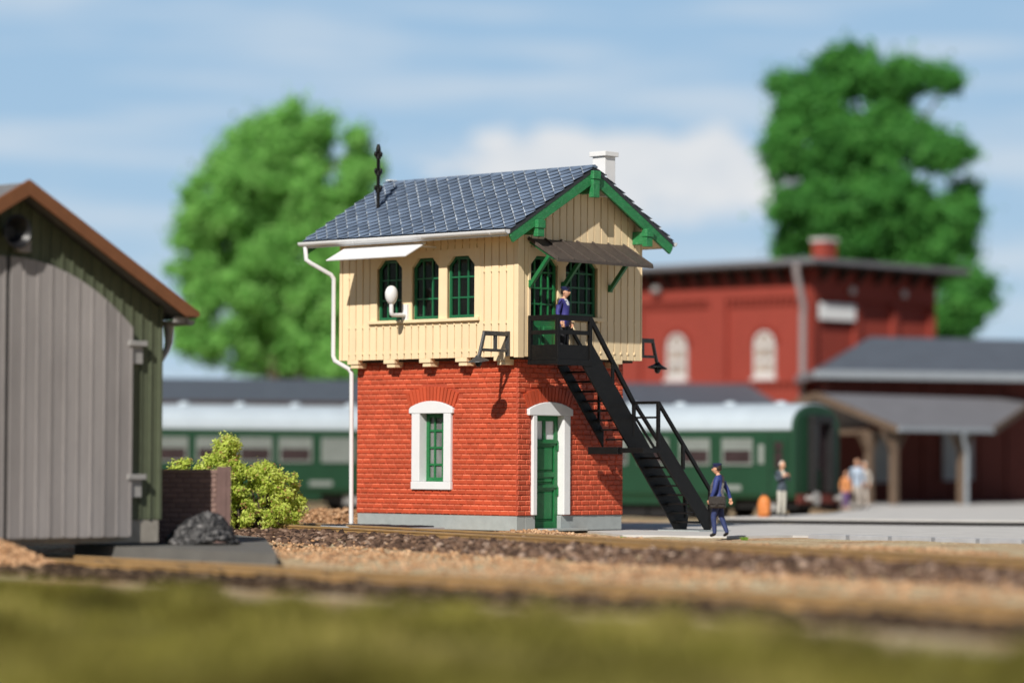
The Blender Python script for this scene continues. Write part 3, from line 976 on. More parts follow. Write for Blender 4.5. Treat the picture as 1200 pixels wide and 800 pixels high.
    d = ds.build('door_surround', 'white_plastic', sb, bevel=0.016)
    lf = MB(); pl = PY(0.0)
    a0, a1 = 0.632, 1.578
    # stiles and rails of the leaf, raised panels
    n0, n1 = -0.23, -0.13
    for (p, q, z0, z1, dn) in ((a0, a0 + .12, .05, 2.80, 0), (a1 - .12, a1, .05, 2.80, 0), (a0 + .12, a1 - .12, .05, .22, -.004), (a0 + .12, a1 - .12, .98, 1.12, -.004), (a0 + .12, a1 - .12, 1.30, 1.42, -.004),
                               (a0 + .12, a1 - .12, 2.06, 2.22, -.004), (a0 + .12, a1 - .12, 2.66, 2.80, -.004), (a0 + .42, a0 + .52, 2.22, 2.66, -.006), (a0 + .02, a1 - .02, 2.12, 2.20, .035), (a0 + .02, a1 - .02, 1.04, 1.10, .03)):
        lf.prism([(p, z0), (q, z0), (q, z1), (p, z1)], pl, n0, n1 + dn)
    for (z0, z1) in ((.22, .98), (1.12, 1.30), (1.42, 2.06)):
        lf.prism([(a0 + .12, z0), (a1 - .12, z0), (a1 - .12, z1), (a0 + .12, z1)], pl, n0 + .002, n1 - .045)
        lf.frustum(a0 + .17, a1 - .17, z0 + .04, z1 - .04, pl, n1 - .045, n1 - .012, .03)
    leaf = lf.build('door', 'green_door', sb, bevel=0.006)
    pn = MB()
    for (p, q) in ((a0 + .12, a0 + .42), (a0 + .52, a1 - .12)):
        pn.prism([(p, 2.22), (q, 2.22), (q, 2.66), (p, 2.66)], pl, n0 + .02, n1 - .04)
    pn.build('pane', 'pane_bright', leaf)
    hg = MB()
    for z in (0.85, 1.95): hg.lathe([(.028, z), (.028, z + .2)], (a1 - .02, 0.0 + .115, 0), 'z', 8)
    hg.build('hinge', 'green_door', leaf, smooth=True)


build_brick_storey()

W3 = [(3.669, 4.573), (2.374, 3.319), (1.138, 2.090)]      # front window openings along y
WZ = (5.17, 6.68)


def boards(mb, place, s0, s1, zlo, zhi, holes, bw=0.252, n0=-0.069, n1=0.035, nails=()):
    k = int(round((s1 - s0) / bw)); bw = (s1 - s0) / k
    for i in range(k):
        a, b = s0 + i * bw + 0.0055, s0 + (i + 1) * bw - 0.0055
        segs = [(zlo, None)]
        hs = sorted([(h[2], h[3]) for h in holes if h[0] < (a + b) / 2 < h[1]])
        z = zlo; pieces = []
        for lo, hi in hs:
            if lo > z: pieces.append((z, lo, lo))
            z = max(z, hi)
        pieces.append((z, zhi(a), zhi(b)))
        rv = RNG.random(); nn = n1 + RNG.uniform(-0.004, 0.004); c = 0.012
        for (z0, za, zb_) in pieces:
            if max(za, zb_) - z0 < 0.02: continue
            za = max(za, z0 + 0.01); zb_ = max(zb_, z0 + 0.01)
            bi = len(mb.v)
            mb.v += [tuple(place(x, y, n0)) for x, y in ((a, z0), (b, z0), (b, zb_), (a, za))]
            mb.v += [tuple(place(x, y, nn)) for x, y in ((a + c, z0), (b - c, z0), (b - c, zb_), (a + c, za))]
            mb.face((bi + 4, bi + 5, bi + 6, bi + 7), 0, rv); mb.face((bi + 3, bi + 2, bi + 1, bi), 0, rv)
            for q in range(4):
                r = (q + 1) % 4
                mb.face((bi + q, bi + r, bi + 4 + r, bi + 4 + q), 0, rv)
        for zn in nails:
            s = s0 + i * bw
            if i == 0 or any(h[0] - .05 < s < h[1] + .05 and h[2] - .02 < zn < h[3] + .02 for h in holes): continue
            if zn > zhi(s) - .1: continue
            mb.frustum(s - .033, s + .033, zn - .038, zn + .038, place, 0, n1 + .022, .014, 0, 0.5)


def build_boarded_storey():
    x0, x1, y0, y1 = -OV, W + OV, -OV, LB + OV
    t = 0.12
    zt = ZE + 0.28
    under = lambda x: roof_z(x) - 0.16
    core = MB(); core.cm = 1
    hf = [(a, b, WZ[0], WZ[1]) for a, b in W3]
    wall_cells(core, y0, y1, ZB, zt, hf, PX(x0 + .035), -t - .04, -.07)
    wall_cells(core, y0 + .1, y1 - .1, ZB, zt, [(1.0, 2.0, 5.2, 6.7), (3.2, 4.4, 5.2, 6.7)], PXr(x1 - .035), -t - .04, -.07)
    DO = (0.10, 1.07, ZB, 6.64); WO = (1.341, 2.49, 5.22, 6.64)
    wall_cells(core, x0 + .16, x1 - .16, ZB, zt - .01, [DO, WO], PY(y0 + .035), -t - .04, -.07)
    wall_cells(core, x0 + .16, x1 - .16, ZB, zt - .01, [(0.4, 1.6, 5.2, 6.7), (2.2, 3.4, 5.2, 6.7)], PYr(y1 - .035), -t - .04, -.07)
    for pl in (PY(y0 + .035), PYr(y1 - .035)):
        core.prism([(x0 + .16, zt - .008), (x1 - .16, zt - .008), (x1 - .16, under(x1 - .16) - .02), (XM, under(XM) - .02), (x0 + .16, under(x0 + .16) - .02)], pl, -t - .04, -.07)
    # boards on the four sides
    zc = 7.02
    nl = (4.36, 5.02, 6.28)
    hpan = (0.96, 4.81, 5.09, 7.6)
    b = core; b.cm = 0
    boards(b, PX(x0 + .035), y0 + .14, y1 - .1, ZB, lambda s: zt, [(0.96, 4.81, 5.08, 6.86)], nails=nl + (7.0,))
    boards(b, PXr(x1 - .035), y0 + .1, y1 - .1, ZB, lambda s: zt, [(0.95, 2.05, 5.15, 6.75), (3.15, 4.45, 5.15, 6.75)], nails=nl)
    boards(b, PY(y0 + .035), x0 + .22, x1 - .03, ZB, lambda s: under(s) - .01, [(0.02, 2.60, ZB if False else 5.08, 6.84), (0.02, 1.12, ZB, 6.84)], nails=(4.36, 5.10, 6.0, 7.62), n1=.030)
    boards(b, PYr(y1 - .035), x0 + .1, x1 - .1, ZB, lambda s: under(s) - .01, [(0.35, 1.65, 5.15, 6.75), (2.15, 3.45, 5.15, 6.75)], nails=nl)
    core.build('boarded_wall', ['cream_board', 'cream_plain'], sb)
    # corner posts
    for bx in ((x0 - .012, x0 + .20, y0 - .012, y0 + .13, ZB - .03, zt - .1), (x1 - .03, x1 + .008, y0 - .008, y0 + .08, ZB, zt - .3), (x0 - .008, x0 + .08, y1 - .09, y1 + .008, ZB, zt - .1)):
        cp = MB(); cp.box(*bx); cp.build('corner_post', 'cream_plain', sb, bevel=0.008)
    # flat panels with chamfered window heads (front)
    fp = MB(); pl = PX(x0 + .035)
    ys = [0.96] + [v for w in reversed(W3) for v in w] + [4.81]
    for k in range(0, len(ys), 2):
        fp.prism([(ys[k], WZ[0]), (ys[k + 1], WZ[0]), (ys[k + 1], 6.86), (ys[k], 6.86)], pl, .001, .045)
    ch = 0.22
    for (a, c) in W3:
        fp.prism([(a, 6.678), (c, 6.678), (c, 6.86), (a, 6.86)], pl, .001, .0445)
        fp.prism([(a, 6.677), (a, 6.677 - ch), (a + ch, 6.677)], pl, -.10, .044)
        fp.prism([(c, 6.677), (c - ch, 6.677), (c, 6.677 - ch)], pl, -.10, .044)
    fp.build('window_surround', 'cream_plain', sb, bevel=0.006)
    s = MB(); s.prism([(0.95, 5.085), (4.82, 5.085), (4.82, 5.165), (0.95, 5.165)], pl, .0, .12); s.build('window_sill', 'cream_plain', sb, bevel=0.012)
    for (a, c) in W3:
        window_grid('upper_window', pl, a, c, WZ[0] + .002, WZ[1] - .004, sb, 2, 2, depth=(-.115, -.045), ch=.2)
    # gable door opening and window
    fp = MB(); pl = PY(y0 + .035)
    fp.prism([(0.02, ZB), (0.10, ZB), (0.10, 6.84), (0.02, 6.84)], pl, .001, .044)
    fp.prism([(1.07, ZB), (1.115, ZB), (1.115, 6.84), (1.07, 6.84)], pl, .001, .0435)
    fp.prism([(1.116, 5.09), (1.341, 5.09), (1.341, 6.84), (1.116, 6.84)], pl, .001, .043)
    fp.prism([(2.49, 5.09), (2.60, 5.09), (2.60, 6.84), (2.49, 6.84)], pl, .001, .044)
    for (a, c) in ((.1, 1.07), (1.341, 2.49)):
        fp.prism([(a, 6.638), (c, 6.638), (c, 6.84), (a, 6.84)], pl, .001, .0445)
        fp.prism([(a, 6.637), (a, 6.637 - ch), (a + ch, 6.637)], pl, -.10, .0425)
        fp.prism([(c, 6.637), (c - ch, 6.637), (c, 6.637 - ch)], pl, -.10, .0425)
    fp.build('window_surround', 'cream_plain', sb, bevel=0.006)
    s = MB(); s.prism([(1.25, 5.12), (2.68, 5.12), (2.68, 5.215), (1.25, 5.215)], pl, .0, .10); s.build('window_sill', 'cream_plain', sb, bevel=0.012)
    window_grid('upper_window', pl, 1.343, 2.488, 5.222, 6.634, sb, 3, 3, depth=(-.115, -.045), ch=.2)
    dw = window_grid('upper_door', pl, .102, 1.068, 5.1, 6.634, sb, 3, 3, depth=(-.115, -.045), ch=.2, frame='green_door')
    dm = MB(); dm.prism([(.102, ZB + .062), (1.068, ZB + .062), (1.068, 5.098), (.102, 5.098)], pl, -.11, -.06)
    dm.frustum(.2, .55, ZB + .2, 4.95, pl, -.06, -.035, .03); dm.frustum(.63, .97, ZB + .2, 4.95, pl, -.06, -.035, .03)
    dm.build('door_panel', 'green_door', dw)
    # rear windows (give daylight inside)
    for (a, c) in ((1.0, 2.0), (3.2, 4.4)): window_grid('upper_window', PXr(x1 - .035), a, c, 5.2, 6.7, sb, 2, 2, depth=(-.115, -.045), ch=0)
    for (a, c) in ((.4, 1.6), (2.2, 3.4)): window_grid('upper_window', PYr(y1 - .035), a, c, 5.2, 6.7, sb, 2, 2, depth=(-.115, -.045), ch=0)
    # joist ends
    for y in (5.37, 4.05, 2.78, 1.52, 0.21):
        j = MB(); j.box(x0 - .005, 0.30, y - .12, y + .27, ZB - .105, ZB - .004); j.box(-.30, .02, y - .10, y + .18, ZB - .20, ZB - .106)
        j.build('joist', 'cream_plain', sb, bevel=0.01)
    j = MB(); j.box(3.1, 3.42, y0 - .0, .2, ZB - .105, ZB - .004); j.box(3.14, 3.36, -.26, .02, ZB - .20, ZB - .106)
    j.build('joist', 'cream_plain', sb, bevel=0.01)
    # underside of the jettied storey
    u = MB()
    u.box(x0 + .04, 0.02, y0 + .04, y1 - .04, ZB - .003, ZB + .05); u.box(.021, W + OV - .04, y0 + .04, .02, ZB - .003, ZB + .05)
    u.box(W - .02, x1 - .04, .021, y1 - .04, ZB - .003, ZB + .05); u.box(.021, W - .021, LB - .02, y1 - .04, ZB - .003, ZB + .05)
    u.build('soffit', 'cream_plain', sb)


build_boarded_storey()


def build_roof():
    ya, yb = -EYN, LB + EYF
    mb = MB(); th = 0.10
    for sgn in (-1, 1):
        xe = -EX if sgn < 0 else W + EX
        mb.prism([(xe, ZE - .035), (XM, ZR - .035), (XM, ZR - .035 - th), (xe, ZE - .035 - th)], lambda a, b, n: (a, n, b), ya + .02, yb - .02)
    roof = mb.build('roof', 'slate_dark', sb)
    # diamond slates laid as real overlapping tiles
    for sgn in (-1, 1):
        bm = bmesh.new()
        run = XM + EX; Ls = math.hypot(run, ZR - ZE)
        side = 0.275; dd = side * math.sqrt(2) / 2
        cosp, sinp = run / Ls, (ZR - ZE) / Ls

        def place(a, t, n):
            x = XM - sgn * 0  # placeholder, replaced below
            h = t * cosp
            x = (-EX + h) if sgn < 0 else (W + EX - h)
            nx = -sinp if sgn < 0 else sinp
            return (x + nx * n, a, ZE - .035 + t * sinp + cosp * n)
        rl = bm.faces.layers.float.new('rnd')
        rows = int(Ls / dd) + 3
        cols = int((yb - ya) / (2 * dd)) + 3
        for i in range(-1, rows):
            for j in range(-1, cols):
                t = i * dd; a = ya + (j + (0.5 if i % 2 else 0)) * 2 * dd
                e = 0.008; lift = .012 + RNG.uniform(0, .007)
                tiltl = RNG.uniform(-.004, .004)
                P = [(a, t - dd + e, .038 + lift), (a + dd - e, t, .024 + tiltl + lift), (a, t + dd - e, .008), (a - dd + e, t, .026 - tiltl + lift)]
                if P[2][1] < 0 or P[0][1] > Ls: continue
                rv = RNG.random()
                top = [bm.verts.new(place(*p)) for p in P]
                bot = [bm.verts.new(place(p[0], p[1], 0.0)) for p in P]
                f = bm.faces.new(top); f[rl] = rv; f.material_index = 0
                for q in range(4):
                    r = (q + 1) % 4
                    f = bm.faces.new((top[q], bot[q], bot[r], top[r])); f[rl] = RNG.random()
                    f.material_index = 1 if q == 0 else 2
                # worn light line along one lower edge
                p0, p3 = P[0], P[1]
                if RNG.random() < 0.85:
                    w_ = .028 * RNG.uniform(.5, 1.2)
                    qq = [p3, p0, (p0[0] - w_ * .7, p0[1] + w_ * .7, p0[2]), (p3[0] - w_ * .7, p3[1] + w_ * .7, p3[2])]
                    vv = [bm.verts.new(place(x, y, z + .0025)) for x, y, z in qq]
                    f = bm.faces.new(vv); f[rl] = RNG.random(); f.material_index = 1
        # trim to the roof rectangle
        xe = -EX if sgn < 0 else W + EX
        for co, no in (((0, ya, 0), (0, -1, 0)), ((0, yb, 0), (0, 1, 0)), ((xe, 0, 0), (sgn, 0, 0)), ((XM - sgn * 0.0, 0, 0), (-sgn, 0, 0))):
            g = bm.verts[:] + bm.edges[:] + bm.faces[:]
            bmesh.ops.bisect_plane(bm, geom=g, plane_co=co, plane_no=no, clear_outer=True)
        bmesh.ops.recalc_face_normals(bm, faces=bm.faces)
        me = bpy.data.meshes.new('slates'); bm.to_mesh(me); bm.free()
        for mm in ('slate', 'slate_edge', 'slate_side'): me.materials.append(MATS[mm])
        o = bpy.data.objects.new('slates', me); COL.objects.link(o); o.parent = roof
    rc = MB(); rc.prism([(XM - .09, ZR - .045), (XM, ZR + .02), (XM + .09, ZR - .045), (XM, ZR - .06)], lambda a, b, n: (a, n, b), ya, yb)
    rc.build('ridge_cap', 'slate', roof)
    # dark verge edge then green bargeboards
    for yv, nm in ((ya, 1), (yb, -1)):
        bb = MB()
        for sgn in (-1, 1):
            xe = -EX + .02 if sgn < 0 else W + EX - .02
            off = .12; dep = .31
            xs = xe + (-sgn) * .10
            bb.prism([(xe, ZE - off + .02), (XM, ZR - off), (XM, ZR - off - dep), (xs + (-sgn) * .16, roof_z(xs + (-sgn) * .16) - off - dep + .02), (xs, ZE - off - .22), (xe, ZE - off - .08)],
                     lambda a, b, n: (a, n, b), yv + nm * .03, yv + nm * .10)
        bb.build('bargeboard', 'green_timber', sb, bevel=0.01)
    # purlin ends and their pendants
    for (cx, zt, zb_, beam0, beam1) in ((XM, 8.77, 8.12, 8.22, 8.62), (-.06, 7.46, 7.06, 7.12, 7.36), (W + .06, 7.46, 7.02, 7.08, 7.40)):
        pu = MB()
        pu.box(cx - .10, cx + .10, ya + .105, -OV - .001, beam0, beam1)
        pu.box(cx - .115, cx + .115, ya - .05, ya + .104, zb_, zt - .20)
        pu.box(cx - .135, cx + .135, ya - .075, ya + .102, zt - .199, zt)
        pu.build('purlin', 'green_timber', sb, bevel=0.012)
    # soffit boards
    for sgn in (-1, 1):
        so = MB(); a0 = -OV + .05 if sgn < 0 else W + OV - .05; a1 = -EX + .04 if sgn < 0 else W + EX - .04
        so.prism([(a0, roof_z(a0) - .15), (a1, roof_z(a1) - .15), (a1, roof_z(a1) - .19), (a0, roof_z(a0) - .19)], lambda a, b, n: (a, n, b), ya + .11, yb - .11)
        so.build('eave_board', 'cream_plain', sb)
    # gutters
    for sgn in (-1, 1):
        g = MB(); gx = -EX - .06 if sgn < 0 else W + EX + .06
        gz = ZE - .045; rr = .105
        y0, y1 = -.74, LB + .97
        n = 10
        outer = [(gx + rr * math.cos(math.pi + math.pi * k / n), gz + rr * math.sin(math.pi + math.pi * k / n)) for k in range(n + 1)]
        inner = [(gx + (rr - .018) * math.cos(math.pi + math.pi * k / n), gz + (rr - .018) * math.sin(math.pi + math.pi * k / n)) for k in range(n + 1)]
        for k in range(n):
            g.prism([outer[k], outer[k + 1], inner[k + 1], inner[k]], lambda a, b, m_: (a, m_, b), y0, y1)
        for ye in (y0, y1 - .02): g.prism(outer, lambda a, b, m_: (a, m_, b), ye, ye + .02)
        for ye in (y0 + .55, y0 + 2.9, y0 + 5.3):
            o2 = [(gx + (rr + .012) * math.cos(math.pi + math.pi * k / n), gz + (rr + .012) * math.sin(math.pi + math.pi * k / n)) for k in range(n + 1)]
            for k in range(n): g.prism([o2[k], o2[k + 1], outer[k + 1], outer[k]], lambda a, b, m_: (a, m_, b), ye, ye + .05)
        # fascia that carries the gutter
        fx = -EX + .005 if sgn < 0 else W + EX - .005
        g.box(min(fx, fx - sgn * .03), max(fx, fx - sgn * .03), y0 + .1, y1 - .05, ZE - .19, ZE - .045)
        g.build('gutter', 'white_plastic', sb, smooth=True)
    dp = MB()
    dp.tube([(-1.10, 6.40, 7.06), (-1.10, 6.36, 6.74), (-1.02, 6.30, 6.66), (-.50, 6.09, 6.38), (-.43, 6.06, 6.28), (-.43, 6.055, 4.32), (-.40, 6.03, 4.20), (-.15, 5.78, 4.00), (-.10, 5.73, 3.90), (-.10, 5.70, -.02)], .058, 10)
    dp.build('downpipe', 'white_plastic', sb, smooth=True)
    # chimney on the rear slope
    ch = MB(); cx, cy = 2.72, -.32
    ch.box(cx - .19, cx + .19, cy - .21, cy + .21, 8.2, 9.20)
    ch.box(cx - .25, cx + .25, cy - .27, cy + .27, 9.201, 9.32)
    ch.build('chimney', 'white_plastic', sb, bevel=0.012)
    ch = MB(); ch.box(XM - .12, XM + .12, yb - .30, yb - .12, ZR + .021, ZR + .05); ch.build('ridge_vent', 'white_plastic', sb, bevel=.005)
    # insulator mast
    m = MB(); mx, my, mz = .47, 5.39, 8.06
    m.lathe([(.045, mz - .05), (.045, mz + 1.42), (.06, mz + 1.44), (.06, mz + 1.56), (.03, mz + 1.66)], (mx, my, 0), 'z', 10)
    for z in (.50, .93, 1.36):
        m.bar((mx - .11, my, mz + z), (mx + .11, my, mz + z), .04, .04)
        m.bar((mx, my - .09, mz + z + .002), (mx, my + .09, mz + z + .002), .04, .036)
        for dx, dy in ((.10, 0), (-.10, 0), (0, .085), (0, -.085)):
            m.lathe([(.018, mz + z - .02), (.034, mz + z + .02), (.034, mz + z + .08), (.016, mz + z + .11)], (mx + dx, my + dy, 0), 'z', 8)
        m.lathe([(.07, mz + z - .07), (.07, mz + z + .05)], (mx, my, 0), 'z', 10)
    m.build('insulator_mast', 'black_iron', sb, smooth=True)


build_roof()


def build_fittings():
    # white sun awning over the front windows
    a = MB()
    q0, q1 = (-.88, 7.02), (-1.60, 6.655)
    nx, nz = -.49, .87
    a.prism([q0, q1, (q1[0] + nx * -.035, q1[1] - nz * .035), (q0[0] + .0, q0[1] - .04)], lambda x, z, n: (x, n, z), 2.27, 5.10)
    aw = a.build('awning', 'white_plastic', sb, bevel=0.006)
    for y in (2.5, 4.85):
        k = MB(); k.bar((-.29, y, 6.93), (-1.0, y, 6.93), .05, .04); k.build('awning_bracket', 'white_plastic', aw)
    # hood over the gable door
    h = MB(); y0, z0, y1, z1 = -.335, 7.05, -1.33, 6.50
    xa, xb = -.02, 3.42
    P = lambda x, y, z: (x, y, z)
    h.prism([(y0, z0), (y1, z1), (y1, z1 - .035), (y0, z0 - .045)], lambda a, b, n: (n, a, b), xa, xb)
    nb = 7
    for k in range(nb):
        x = xa + .02 + (xb - xa - .04) * k / (nb - 1)
        h.bar((x, y0 - .02, z0 + .018), (x, y1 - .006, z1 + .018), .035, .045)
    h.box(xa - .006, xb + .006, y1 - .012, y1 + .02, z1 - .055, z1 + .012)
    hood = h.build('door_hood', 'hood_roof', sb, bevel=0.006)
    for x in (.07, 1.22, 2.92):
        b = MB()
        b.bar((x, -.37, 6.97), (x, -1.16, 6.535), .09, .09)
        b.bar((x, -.37, 5.93), (x, -.98, 6.60), .09, .10)
        b.box(x - .06, x + .06, -.40, -.336, 5.86, 6.04)
        b.build('hood_bracket', 'green_door', hood, bevel=0.01)
    # wall lamps: bracket, arm, conical shade, bulb
    for (sg, x0, y) in ((-1, -OV - .01, -.02), (1, W + OV + .01, .05)):
        b = MB(); X = lambda d: x0 + sg * d
        b.box(min(X(0), X(.05)), max(X(0), X(.05)), y - .06, y + .06, 4.20, 4.80)
        b.bar((X(.05), y, 4.73), (X(.85), y, 4.73), .09, .11); b.bar((X(.05), y, 4.33), (X(.90), y, 4.33), .06, .07)
        b.bar((X(.45), y, 4.32), (X(.45), y, 4.70), .07, .075, (1, 0, 0))
        b.tube([(X(.82), y, 4.75), (X(.92), y, 4.42), (X(1.0), y, 4.18)], .046, 8)
        br = b.build('wall_lamp', 'lamp_grey', sb, bevel=0.008)
        s = MB(); s.lathe([(.05, .12), (.07, .09), (.10, .06), (.25, -.02), (.255, -.035), (.20, -.03), (.03, .03)], (0, 0, 0), 'z', 20)
        so = s.build('lamp_shade', 'lamp_grey' if sg < 0 else 'black_iron', br, smooth=True, loc=(X(1.02), y, 4.08))
        so.rotation_euler = (0.0, sg * .12, 0)
        s = MB(); s.ellipsoid((0, 0, -.06), .085, .085, .10, 12, 8)
        s.build('bulb', 'bulb_dark', br, smooth='all', loc=(X(1.02), y, 4.07))
    # white round signal mirror / bell on a bracket
    b = MB(); y = 3.50
    b.box(-.40, -.33 + .045, y - .09, y + .09, 5.12, 5.55)
    b.tube([(-.36, y, 5.29), (-.80, y, 5.27), (-.85, y, 5.30), (-.86, y, 5.36), (-.86, y, 5.56)], .055, 10)
    b.ellipsoid((-.86, y, 5.76), .17, .15, .24, 16, 10, fn=lambda p: Vector((p.x * (1 + .12 * p.z), p.y * (1 + .12 * p.z), p.z)))
    b.build('signal_horn', 'white_plastic', sb, smooth=True)


build_fittings()


def build_stairs():
    yi, yo, yq = -.42, -1.287, -2.064       # inner, middle and outer stringer planes
    st = MB()
    top = lambda x: 4.56 - 1.165 * (x - 1.2)
    bot = lambda x: 3.99 - 1.165 * (x - .90)
    T = .05
    ZL = 4.10        # landing floor
    ZM = 2.02        # mid landing
    xm0, xm1 = 2.22, 2.86
    pl = lambda a, b, n: (a, n, b)
    # stringers: middle one runs from the upper landing to the ground, the others cover one flight each
    xg = .68 + 3.99 / 1.165
    st.prism([(1.2, top(1.2)), (4.74, top(4.74)), (4.80, .30), (4.74, .0), (4.32, .0), (.90, bot(.90)), (1.0, 4.02), (1.2, 4.02)], pl, yo - T / 2, yo + T / 2)
    st.prism([(1.2, 4.10), (1.3, 4.02), (2.62, 2.45), (2.62, ZM + .02), (2.60, ZM + .02), (1.10, 3.82), (.95, 4.02)], pl, yi - T / 2, yi + T / 2)
    st.prism([(2.84, ZM + .40), (4.74, .40), (4.82, .20), (4.74, .0), (4.56, .0), (2.72, ZM - .04), (2.72, ZM + .05), (2.84, ZM + .05)], pl, yq - T / 2, yq + T / 2)
    stair = st.build('staircase', 'black_iron', sb, bevel=0.008)
    # treads
    n = 9
    for k in range(1, n):
        z = ZL - (ZL - ZM) * k / n; x = 1.10 + (z - ZL) / -1.165
        t = MB(); t.box(x - .02, x + .27, yo + .03, yi - .03, z - .045, z); t.build('tread', 'black_iron', stair, bevel=.006)
    for k in range(1, 9):
        z = ZM - ZM * k / 9; x = 2.86 + (ZM - z) / 1.165 - .05
        t = MB(); t.box(x - .02, x + .27, yq + .03, yo - .03, z - .045, z); t.build('tread', 'black_iron', stair, bevel=.006)
    # upper landing with panelled railing
    l = MB()
    l.box(0, 1.22, yo - .03, -OV - .004, ZL - .10, ZL)
    l.box(0, 1.22, yo - .05, yo - .031, ZL - .12, ZL + .02)
    l.build('landing', 'black_iron', stair, bevel=.008)
    rl = MB(); h = 5.18
    for (x, y) in ((.04, -OV - .06), (.04, yo), (1.18, yo)):
        rl.box(x - .045, x + .045, y - .045, y + .045, ZL, h)
    rl.box(.005, .075, yo + .046, -OV - .107, h - .13, h); rl.box(.01, .07, yo + .046, -OV - .107, 4.72, 4.82)
    rl.box(.015, .065, yo + .046, -OV - .107, ZL + .002, 4.47)
    rl.box(.086, 1.134, yo - .035, yo + .035, h - .13, h); rl.box(.086, 1.134, yo - .03, yo + .03, 4.72, 4.82)
    rl.box(.086, 1.134, yo - .025, yo + .025, ZL + .002, 4.47)
    rl.build('railing', 'black_iron', stair, bevel=.008)
    # handrails
    hr = MB()
    hr.bar((1.19, yo, h - .06), (2.78, yo, 3.10), .07, .12); hr.bar((2.0, yo, 3.55), (2.0, yo, 4.10), .07, .07, (1, 0, 0))
    hr.bar((2.78, yo, ZM + .3), (2.78, yo, 3.16), .08, .08, (1, 0, 0))
    hr.build('handrail', 'black_iron', stair, bevel=.01)
    hr = MB(); hr.bar((1.10, yi, 4.92), (1.42, yi, 4.92), .06, .09); hr.bar((1.40, yi, 4.95), (2.5, yi, 3.66), .06, .09); hr.bar((1.18, yi, ZL), (1.18, yi, 4.90), .06, .06, (1, 0, 0)); hr.bar((2.46, yi, 2.6), (2.46, yi, 3.70), .06, .06, (1, 0, 0))
    hr.build('handrail', 'black_iron', stair, bevel=.01)
    hr = MB(); hr.bar((2.82, yo, 3.09), (4.70, yo, 1.14), .07, .09); hr.bar((4.70, yo, .30), (4.70, yo, 1.20), .09, .08, (1, 0, 0)); hr.bar((2.82, yo, 2.78), (4.66, yo, .86), .05, .06)
    hr.build('handrail', 'black_iron', stair, bevel=.01)
    # mid landing, outer railing
    ml = MB(); ml.box(xm0, xm1, yq - .03, yi + .05, ZM - .12, ZM); ml.box(xm0 - .06, xm0 + .10, yo - .04, yi + .09, ZM - .16, ZM + .02)
    ml.build('landing', 'black_iron', stair, bevel=.01)
    rl = MB()
    rl.bar((2.80, yo - .05, 3.12), (2.80, yq, 3.12), .07, .07); rl.bar((2.80, yo - .05, 2.76), (2.80, yq, 2.76), .05, .05)
    rl.bar((2.80, yq, ZM), (2.80, yq, 3.15), .08, .08, (1, 0, 0))
    rl.build('railing', 'black_iron', stair, bevel=.008)
    hr = MB(); hr.bar((2.80, yq, 3.12), (4.78, yq, .95), .07, .09); hr.bar((3.72, yq, 1.5), (3.72, yq, 2.10), .08, .08, (1, 0, 0)); hr.bar((4.74, yq, .05), (4.74, yq, 1.00), .08, .08, (1, 0, 0))
    hr.build('handrail', 'black_iron', stair, bevel=.01)


build_stairs()


def duct():
    mb = MB(); mb.box(-1.25, -.25, 2.2, 5.6, -.06, .055, 0); 
    for k in range(16): mb.box(-1.22, -.22, 2.6 + k * .19, 2.6 + k * .19 + .165, .056, .085 + RNG.uniform(0, .012), 1)
    o = mb.build('cable_duct', ['kerb', 'timber_black'], bevel=.006)
    o.location = (0.1327, 3776.97 / 48.6, 0); o.rotation_euler = (0, 0, TH)
    tag(o, 'low cable duct with a black boarded cover along the foot of the signal box', 'duct')
    mb = MB(); mb.box(4.0, 5.2, -2.35, -1.0, -.05, .012); o = mb.build('stair_footing', 'plinth_grey', bevel=.01)
    o.location = (0.1327, 3776.97 / 48.6, 0); o.rotation_euler = (0, 0, TH)
    tag(o, 'flat grey footing slab under the bottom of the black stairs', 'slab')


duct()


